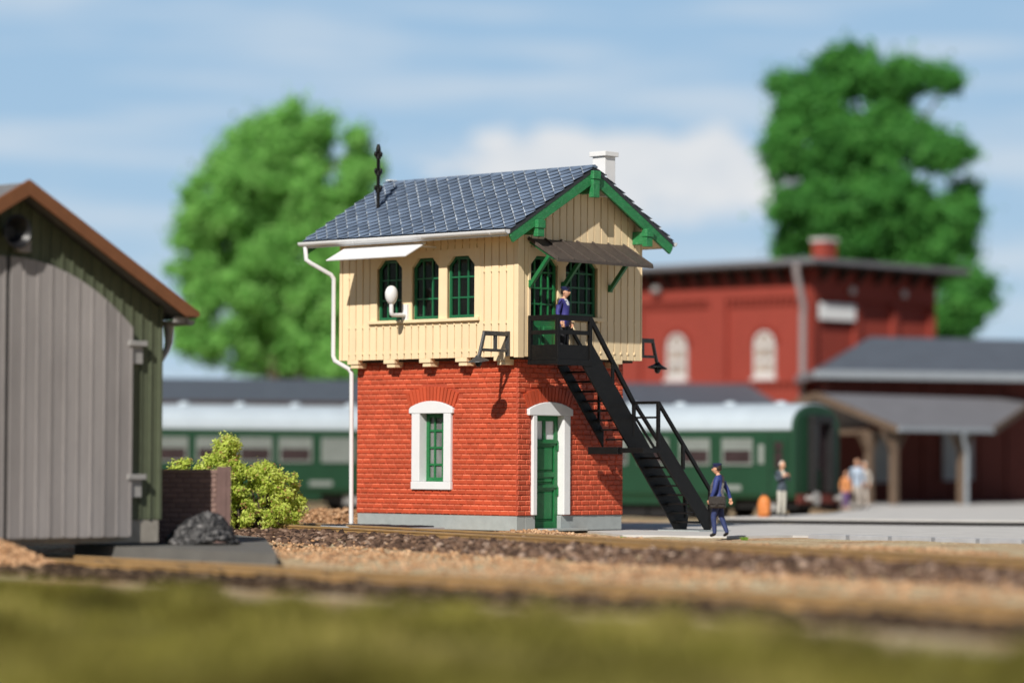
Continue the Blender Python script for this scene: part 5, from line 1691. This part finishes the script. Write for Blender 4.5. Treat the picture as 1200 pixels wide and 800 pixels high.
# ------------------------------------------------------------------ coaches
def build_coach(label, loc, yaw, length, zb, wins, door_side):
    """local x along the coach (0 = right-hand end, negative to the left), -y faces the viewer"""
    root = thing('railway_coach', label, 'railway coach', loc, yaw, 'green railway coaches')
    w = 2.85; h0, h1, hr = .92, 3.12, 4.02
    L0, L1 = -length, 0.0
    n = 14
    pl = lambda a, b, x: (x, a, b)
    arc = [(-w / 2 * math.cos(math.pi * k / n), h1 + (hr - h1) * math.sin(math.pi * k / n) ** .8) for k in range(n + 1)]
    body = MB()
    prof = [(-w / 2 + .08, h0 - .18), (w / 2 - .08, h0 - .18), (w / 2, h0)] + [(p[0] * .985, p[1] - .03) for p in arc[::-1]] + [(-w / 2, h0)]
    body.prism(prof, pl, L0, L1)
    bo = body.build('body', 'coach_green', root, bevel=.03)
    rf = MB(); o = [(p[0] * 1.02, p[1] + .02) for p in arc]; i_ = [(p[0] * .99, p[1] - .025) for p in arc]
    for k in range(n): rf.prism([o[k], o[k + 1], i_[k + 1], i_[k]], pl, L0 - .05, L1 - .12)
    roof = rf.build('roof', 'coach_roof', root, smooth=True)
    k = -1.2
    while k > L0 + .6:
        v = MB(); v.lathe([(.24, hr - .04), (.22, hr + .06), (.08, hr + .11)], (k, -.45, 0), 'z', 10); v.build('vent', 'coach_roof', roof, smooth=True); k -= 2.15
    sk = MB(); sk.box(L0 + 1.6, L1 - 2.6, -w / 2 + .10, -w / 2 + .16, .52, h0 - .19); sk.box(L0 + 1.6, L1 - 2.6, w / 2 - .16, w / 2 - .10, .52, h0 - .19)
    sk.build('skirt', 'coach_green', root)
    uf = MB(); uf.box(L0 + .1, L1 - .05, -1.05, 1.05, .42, h0 - .20)
    uf.box(L0 + 4.5, L0 + 6.5, -1.1, 1.1, .05, .42); uf.box(L1 - 6.4, L1 - 4.6, -1.1, 1.1, .05, .42)
    uf.build('underframe', 'coach_dark', root)
    bm_ = MB(); bm_.box(L1, L1 + .12, -1.3, 1.3, .60, .92); bm_.build('buffer_beam', 'coach_red', root)
    for y in (-.85, .85):
        b = MB(); b.lathe([(.08, .12), (.08, .5), (.24, .51), (.24, .56)], (L1, y, .78), 'x', 14); b.build('buffer', 'coach_grey', root, smooth=True)
    for x in (L0 + 1.6, L0 + 4.0, L1 - 3.6, L1 - 1.3):
        for y in (-.76, .76):
            wh = MB(); wh.lathe([(.12, -.07), (.40, -.06), (.50, -.05), (.50, .05), (.12, .07)], (0, 0, 0), 'y', 22)
            wh.build('wheel', 'coach_dark', root, smooth=True, loc=(x, y, .50))
        a = MB(); a.box(x - .35, x + .35, -1.12, -.92, .35, .68); a.lathe([(.16, -1.2), (.16, -1.1)], (x, 0, .5), 'y', 12); a.build('axle_box', 'coach_grey', root)
    # windows in frames
    fy = -w / 2
    for (c, ww, kind) in wins:
        f = MB(); z0, z1 = 1.90, 2.82
        if kind == 'small': z0, z1 = 1.72, 2.78
        q = .07
        for (a, b, c0, c1) in ((c - ww / 2, c + ww / 2, z0, z0 + q), (c - ww / 2, c + ww / 2, z1 - q, z1), (c - ww / 2, c - ww / 2 + q, z0 + q, z1 - q), (c + ww / 2 - q, c + ww / 2, z0 + q, z1 - q)):
            f.box(a, b, fy - .05, fy - .012, c0, c1)
        if kind != 'small': f.box(c - ww / 2 + q, c + ww / 2 - q, fy - .046, fy - .014, z1 - .40, z1 - .34)
        wo = f.build('window', 'coach_frame' if kind != 'small' else 'coach_green', root)
        g = MB(); g.box(c - ww / 2 + q, c + ww / 2 - q, fy - .03, fy - .015, z0 + q, z1 - .40); g.build('pane', 'coach_glass' if kind != 'blind' else 'coach_blind', wo)
        g = MB(); g.box(c - ww / 2 + q, c + ww / 2 - q, fy - .03, fy - .015, z1 - .34, z1 - q); g.build('blind' if kind != 'small' else 'pane', 'coach_blind' if kind != 'small' else 'coach_glass', wo)
    # side door outline with handle and the light class marker
    for xd in door_side:
        f = MB(); f.box(xd - .42, xd - .40, fy - .02, fy - .008, .95, 3.0); f.box(xd + .40, xd + .42, fy - .02, fy - .008, .95, 3.0); f.build('door_seam', 'coach_dark', root)
        f = MB(); f.box(xd - .86, xd - .62, fy - .02, fy - .008, 1.95, 2.62); f.build('door_plate', 'coach_frame', root, bevel=.02)
    f = MB(); f.box(L1 - 3.1, L1 - 2.2, fy - .018, fy - .008, 1.02, 1.22); f.build('number_plate', 'coach_frame', root)
    # end: gangway door with dark bellows frame, footboard
    e = MB()
    e.box(L1 + .001, L1 + .30, -.62, -.46, .98, 3.35); e.box(L1 + .001, L1 + .30, .46, .62, .98, 3.35); e.box(L1 + .001, L1 + .30, -.62, .62, 3.351, 3.62)
    go = e.build('gangway', 'coach_dark', root, bevel=.03)
    e = MB(); e.box(L1 + .002, L1 + .03, -.459, .459, .98, 3.35); e.build('end_door', 'coach_glass', go)
    e = MB(); e.box(L1 + .031, L1 + .05, -.25, .2, 1.05, 1.75); e.build('end_panel', 'coach_green', go)
    return root


build_coach('green coach with silver roof whose dark gangway end is seen beside the canopy posts', (10.55, 111.2, -.30), R(-39), 13.0, 0,
            [(-2.35, 1.28, 'w'), (-4.15, 1.28, 'w'), (-5.95, 1.28, 'w'), (-7.75, 1.28, 'w'), (-9.55, 1.28, 'w'), (-.62, .5, 'small')], [-.62])
build_coach('green coach with silver roof standing behind the pale bush, one window bright', (-5.1, 122.5, -.28), R(20), 13.0, 0,
            [(-2.0, 1.28, 'blind'), (-3.65, 1.28, 'w'), (-5.2, 1.28, 'w'), (-6.8, 1.28, 'w'), (-8.4, 1.28, 'w'), (-10.0, 1.28, 'w'), (-.75, .5, 'small')], [-.75])


# ------------------------------------------------------------------ people
def skin_mesh(joints, bones, radii, subdiv=2):
    me = bpy.data.meshes.new('tmp')
    names = list(joints)
    me.from_pydata([joints[k] for k in names], [(names.index(a), names.index(b)) for a, b in bones], [])
    o = bpy.data.objects.new('tmp', me); COL.objects.link(o)
    sk = o.modifiers.new('skin', 'SKIN'); sk.use_smooth_shade = True
    for i, k in enumerate(names):
        r = radii[k]; r = r if isinstance(r, tuple) else (r, r)
        me.skin_vertices[0].data[i].radius = r
        me.skin_vertices[0].data[i].use_root = (i == 0)
    ss = o.modifiers.new('sub', 'SUBSURF'); ss.levels = subdiv; ss.render_levels = subdiv
    dg = bpy.context.evaluated_depsgraph_get()
    ev = o.evaluated_get(dg)
    new = bpy.data.meshes.new_from_object(ev)
    bpy.data.objects.remove(o); bpy.data.meshes.remove(me)
    return new


def build_person(label, loc, yaw, H, pose, mats, cap=None, hair=None, coat_len=0.47, group=None, name='person'):
    """Facing local +x. pose gives arm and leg joints in fractions of height. mats: skin, top, trousers, shoes, shirt."""
    root = thing(name, label, 'person', loc, yaw, group)
    J = dict(pelvis=(0, 0, .52), belly=(.005, 0, .60), chest=(.0, 0, .72), upper=(-.005, 0, .79), neck=(.0, 0, .845), skull=(.012, 0, .885))
    J.update(shoulder_l=(-.005, .095, .80), shoulder_r=(-.005, -.095, .80), hip_l=(0, .045, .50), hip_r=(0, -.045, .50))
    J.update(pose)
    bones = [('pelvis', 'belly'), ('belly', 'chest'), ('chest', 'upper'), ('upper', 'neck'), ('neck', 'skull'),
             ('upper', 'shoulder_l'), ('shoulder_l', 'elbow_l'), ('elbow_l', 'wrist_l'), ('wrist_l', 'palm_l'), ('upper', 'shoulder_r'), ('shoulder_r', 'elbow_r'), ('elbow_r', 'wrist_r'), ('wrist_r', 'palm_r'),
             ('pelvis', 'hip_l'), ('hip_l', 'knee_l'), ('knee_l', 'ankle_l'), ('ankle_l', 'toe_l'), ('pelvis', 'hip_r'), ('hip_r', 'knee_r'), ('knee_r', 'ankle_r'), ('ankle_r', 'toe_r')]
    Rd = dict(pelvis=(.068, .082), belly=(.062, .075), chest=(.070, .088), upper=(.056, .072), neck=.030, skull=.030, shoulder_l=.043, shoulder_r=.043, elbow_l=.032, elbow_r=.032, wrist_l=.024, wrist_r=.024, palm_l=(.018, .022), palm_r=(.018, .022),
              hip_l=.060, hip_r=.060, knee_l=.042, knee_r=.042, ankle_l=.030, ankle_r=.030, toe_l=(.020, .026), toe_r=(.020, .026))
    me = skin_mesh({k: tuple(v) for k, v in J.items()}, bones, Rd)
    bm = bmesh.new(); bm.from_mesh(me)
    V = {k: Vector(v) for k, v in J.items()}
    region = {'pelvis': 1, 'belly': 1, 'chest': 1, 'upper': 1, 'neck': 0, 'skull': 0, 'shoulder_l': 1, 'shoulder_r': 1, 'elbow_l': 1, 'elbow_r': 1, 'wrist_l': 0, 'wrist_r': 0, 'hip_l': 2, 'hip_r': 2, 'knee_l': 2, 'knee_r': 2, 'ankle_l': 3, 'ankle_r': 3}
    for f in bm.faces:
        c = f.calc_center_median(); best = None
        for a, b in bones:
            p, q = V[a], V[b]; d = q - p
            t = max(0, min(1, (c - p).dot(d) / max(d.length_squared, 1e-9)))
            dist = (c - (p + d * t)).length
            if best is None or dist < best[0]: best = (dist, a, b, t)
        dist, a, b, t = best
        m = region.get(a, 1)
        if b.startswith('hip'): m = 1
        if a.startswith('elbow') and t > .9: m = 0
        if a.startswith('knee') and t > .96: m = 3
        if a.startswith('hip') and c.z > coat_len: m = 1
        if a == 'upper' and b == 'neck' and c.x > .03 and c.z > .80: m = 4
        if a == 'upper' and b == 'neck' and t > .75: m = 4
        if a in ('chest', 'upper') and c.x > .045 and abs(c.y) < .014 + max(0, (c.z - .74)) * .25 and c.z > .73: m = 4
        f.material_index = m
        f.smooth = True

    def add(mb_, mi):
        off = [bm.verts.new(v) for v in mb_.v]
        for f in mb_.f:
            try:
                nf = bm.faces.new([off[i] for i in f]); nf.material_index = mi; nf.smooth = True
            except ValueError: pass
    tx = V['skull']
    hc = Vector((tx.x + .012, 0, .932)); yawh = pose.get('_head', 0)
    # head: egg with jaw, brow, nose, ears
    hd = MB()

    def egg(p):
        q = p.copy()
        if q.z < 0: q.x = q.x * (1 - .18 * -q.z) + .10 * -q.z; q.y *= (1 - .34 * -q.z)
        return q
    hd.ellipsoid((0, 0, 0), .060, .047, .072, 20, 14, fn=egg)
    rot = Matrix.Rotation(yawh, 3, 'Z')

    def place(mb_):
        mb_.v = [tuple(hc + rot @ Vector(v)) for v in mb_.v]
        return mb_
    add(place(hd), 0)
    nb = MB(); nb.ellipsoid((.064, 0, -.008), .012, .009, .016, 8, 6); add(place(nb), 0)
    for s in (-1, 1):
        er = MB(); er.ellipsoid((-.003, s * .047, -.004), .012, .006, .018, 8, 6); add(place(er), 0)
        ey = MB(); ey.ellipsoid((.054, s * .018, .008), .006, .008, .005, 8, 6); add(place(ey), 5)
    mo = MB(); mo.ellipsoid((.057, 0, -.037), .006, .015, .004, 8, 5); add(place(mo), 6)
    # fingers and thumbs
    for sd in ('l', 'r'):
        w_, p_ = V['wrist_' + sd], V['palm_' + sd]
        d = (p_ - w_).normalized()
        sidev = Vector((1, 0, 0)) - d * d.x
        if sidev.length < .1: sidev = Vector((0, 0, 1))
        sidev.normalize(); nrm = d.cross(sidev)
        inw = nrm * (-1 if nrm.y * (1 if sd == 'l' else -1) > 0 else 1)
        for k, ln in enumerate((.036, .042, .039, .030)):
            o0 = p_ + sidev * (.0165 - .011 * k) - d * .008
            fg = MB(); fg.tube([o0, o0 + d * (ln * .55), o0 + d * (ln * .85) + inw * ln * .28, o0 + d * ln * .98 + inw * ln * .62], [.0062, .006, .0055, .0042], 7)
            add(fg, 0)
        o0 = p_ + sidev * .012 - d * .022
        tb = MB(); tb.tube([o0, o0 + sidev * .016 + d * .014, o0 + sidev * .018 + d * .032 + inw * .008], [.0075, .007, .005], 7); add(tb, 0)
    for v in bm.verts: v.co *= H
    bmesh.ops.recalc_face_normals(bm, faces=bm.faces)
    bm.to_mesh(me); bm.free()
    me.name = 'body'
    for x in mats: me.materials.append(MATS[x])
    o = bpy.data.objects.new('body', me); COL.objects.link(o); o.parent = root
    if cap:
        c = MB()
        c.lathe([(.053, .028), (.055, .045), (.066, .060), (.066, .068), (.045, .078), (.0, .080)], (-.004, 0, 0), 'z', 20)
        b = len(c.v); k = 9
        up = [(.045 * math.cos(t) + (.040 if abs(t) < 1.35 else 0) * math.cos(t), .050 * math.sin(t), .030 - .010 * math.cos(t)) for t in [(-1.4 + 2.8 * q / (k - 1)) for q in range(k)]]
        inn = [(.046 * math.cos(t), .049 * math.sin(t), .034) for t in [(-1.4 + 2.8 * q / (k - 1)) for q in range(k)]]
        for q in range(k - 1):
            pts = [inn[q], inn[q + 1], up[q + 1], up[q]]
            b = len(c.v); c.v += pts + [(x, y, z - .006) for x, y, z in pts]
            for f in ((0, 1, 2, 3), (7, 6, 5, 4), (0, 4, 5, 1), (1, 5, 6, 2), (2, 6, 7, 3), (3, 7, 4, 0)): c.face([b + i for i in f])
        place(c); c.v = [tuple(Vector(v) * H) for v in c.v]
        c.build('cap', cap, root, smooth=True)
    if hair:
        h = MB()
        h.ellipsoid((-.010, 0, .012), .062, .053, .070, 18, 12, fn=lambda p: Vector((p.x if p.x < .35 else .35, p.y, max(p.z, -.55 if p.x < 0 else .15))))
        place(h); h.v = [tuple(Vector(v) * H) for v in h.v]
        h.build('hair', hair, root, smooth='all')
    return root


WALK = dict(hip_l=(0, .045, .50), knee_l=(.055, .048, .275), ankle_l=(.035, .050, .045), toe_l=(.105, .055, .018),
            hip_r=(0, -.045, .50), knee_r=(-.03, -.048, .27), ankle_r=(-.115, -.050, .055), toe_r=(-.055, -.058, .018),
            elbow_l=(.015, .135, .64), wrist_l=(.075, .125, .515), palm_l=(.095, .118, .475), elbow_r=(-.085, -.135, .655), wrist_r=(-.13, -.145, .52), palm_r=(-.14, -.145, .478))
STAND = dict(hip_l=(0, .045, .50), knee_l=(.008, .05, .275), ankle_l=(-.012, .055, .045), toe_l=(.06, .07, .018), hip_r=(0, -.045, .50), knee_r=(.008, -.05, .275), ankle_r=(-.012, -.055, .045), toe_r=(.06, -.07, .018),
             elbow_l=(-.03, .135, .645), wrist_l=(.03, .135, .52), palm_l=(.05, .13, .475), elbow_r=(-.03, -.135, .645), wrist_r=(.03, -.135, .52), palm_r=(.05, -.13, .475))
PHONE = dict(STAND); PHONE.update(elbow_l=(.05, .14, .66), wrist_l=(.14, .06, .745), palm_l=(.155, .025, .775), elbow_r=(.05, -.14, .66), wrist_r=(.14, -.05, .735), palm_r=(.155, -.02, .765))

SKINS = ['skin', 'uniform_blue', 'trouser_blue', 'shoe_black', 'uniform_blue', 'hair_dark', 'dress_orange']
# man with the shoulder bag at the foot of the stairs, walking left and away, seen from behind his left
px_, py_ = 4.70, 73.2
hero = build_person('man in blue uniform and cap with dark shoulder bag at the foot of the stairs', (px_, py_, -.02), R(160), 1.66, WALK, SKINS, cap='cap_blue', hair='hair_dark')


def shoulder_bag():
    # rests against his near (left) hip; strap over the far shoulder
    H = 1.66
    root = thing('shoulder_bag', 'dark leather shoulder bag hanging at the hip of the uniformed man by the stairs', 'bag', (px_, py_, -.02), R(160))
    b = MB(); cx, cy, cz = -.03 * H, .135 * H, .475 * H
    b.box(cx - .19, cx + .19, cy - .055, cy + .055, cz - .13, cz + .12)
    bag = b.build('pouch', 'leather', root, bevel=.035)
    f = MB(); f.box(cx - .195, cx + .195, cy + .056, cy + .075, cz - .03, cz + .125); f.box(cx - .195, cx + .195, cy - .06, cy + .0555, cz + .1255, cz + .14)
    f.box(cx - .03, cx + .03, cy + .0755, cy + .085, cz - .06, cz + .0); f.build('flap', 'leather', bag, bevel=.012)
    s = MB()
    pts = [(cx - .15, cy, cz + .1), (-.075 * H, .098 * H, .62 * H), (-.087 * H, .055 * H, .74 * H), (-.062 * H, -.015 * H, .822 * H), (-.01 * H, -.045 * H, .850 * H), (.055 * H, -.025 * H, .80 * H), (.088 * H, .03 * H, .70 * H), (.078 * H, .085 * H, .60 * H), (cx + .15, cy, cz + .1)]
    for a, c in zip(pts[:-1], pts[1:]): s.bar(a, c, .05, .02, (0, 1, .3))
    s.build('strap', 'leather', root)


shoulder_bag()

# signalman on the landing
lx, ly_, lz = .78, -.80, 4.10
c_, s_ = math.cos(TH), math.sin(TH)
wx_ = 0.1327 + c_ * lx - s_ * ly_; wy_ = 3776.97 / 48.6 + s_ * lx + c_ * ly_
SK2 = ['skin', 'uniform_violet', 'trouser_black', 'shoe_black', 'shirt_white', 'hair_dark', 'dress_orange']
build_person('signalman in violet-blue jacket and cap standing on the black upper landing', (wx_, wy_, lz + .001), R(-28), 1.78, STAND, SK2, cap='cap_blue', hair='hair_dark')

# passengers, well out of focus
SK3 = ['skin', 'jacket_slate', 'trouser_beige', 'shoe_black', 'scarf_cream', 'hair_dark', 'dress_orange']
build_person('blurred passenger in dark jacket and beige trousers beside the orange bag', (7.96, 95.0, .10), R(-60), 1.62, PHONE, SK3, hair='hair_grey')
SK4 = ['skin', 'shirt_sky', 'coat_stone', 'shoe_black', 'shirt_sky', 'hair_dark', 'dress_orange']
build_person('blurred man in a pale blue shirt near the canopy posts, right of the coach end', (11.95, 111.5, .10), R(-100), 1.72, STAND, SK4, hair='hair_dark')
SK5 = ['skin', 'dress_orange', 'skirt_purple', 'skin', 'dress_orange', 'hair_dark', 'dress_orange']
build_person('blurred smaller figure in orange top and purple trousers beside the man in pale blue', (11.5, 110.9, .10), R(-80), 1.30, STAND, SK5, hair='hair_dark')
SK6 = ['skin', 'coat_stone', 'cloth_white', 'shoe_black', 'coat_stone', 'hair_dark', 'dress_orange']
build_person('blurred passenger in a stone-coloured coat behind the man in pale blue', (12.28, 112.2, .10), R(-120), 1.62, STAND, SK6, hair='hair_grey')


def orange_bag():
    root = thing('bag', 'upright orange bag standing on the platform beside the passenger in beige trousers', 'bag', (7.40, 94.4, .10))
    b = MB(); b.lathe([(.16, 0), (.19, .04), (.20, .38), (.16, .52), (.10, .60), (.04, .63)], (0, 0, 0), 'z', 16)
    b.build('body', 'bag_orange', root, smooth=True)
    h = MB(); h.tube([(-.08, 0, .60), (-.07, 0, .68), (.07, 0, .68), (.08, 0, .60)], .02, 8); h.build('handle', 'leather', root, smooth=True)
    p = MB(); p.box(-.11, .11, -.225, -.17, .08, .32); p.build('pocket', 'bag_orange', root, bevel=.03)


orange_bag()
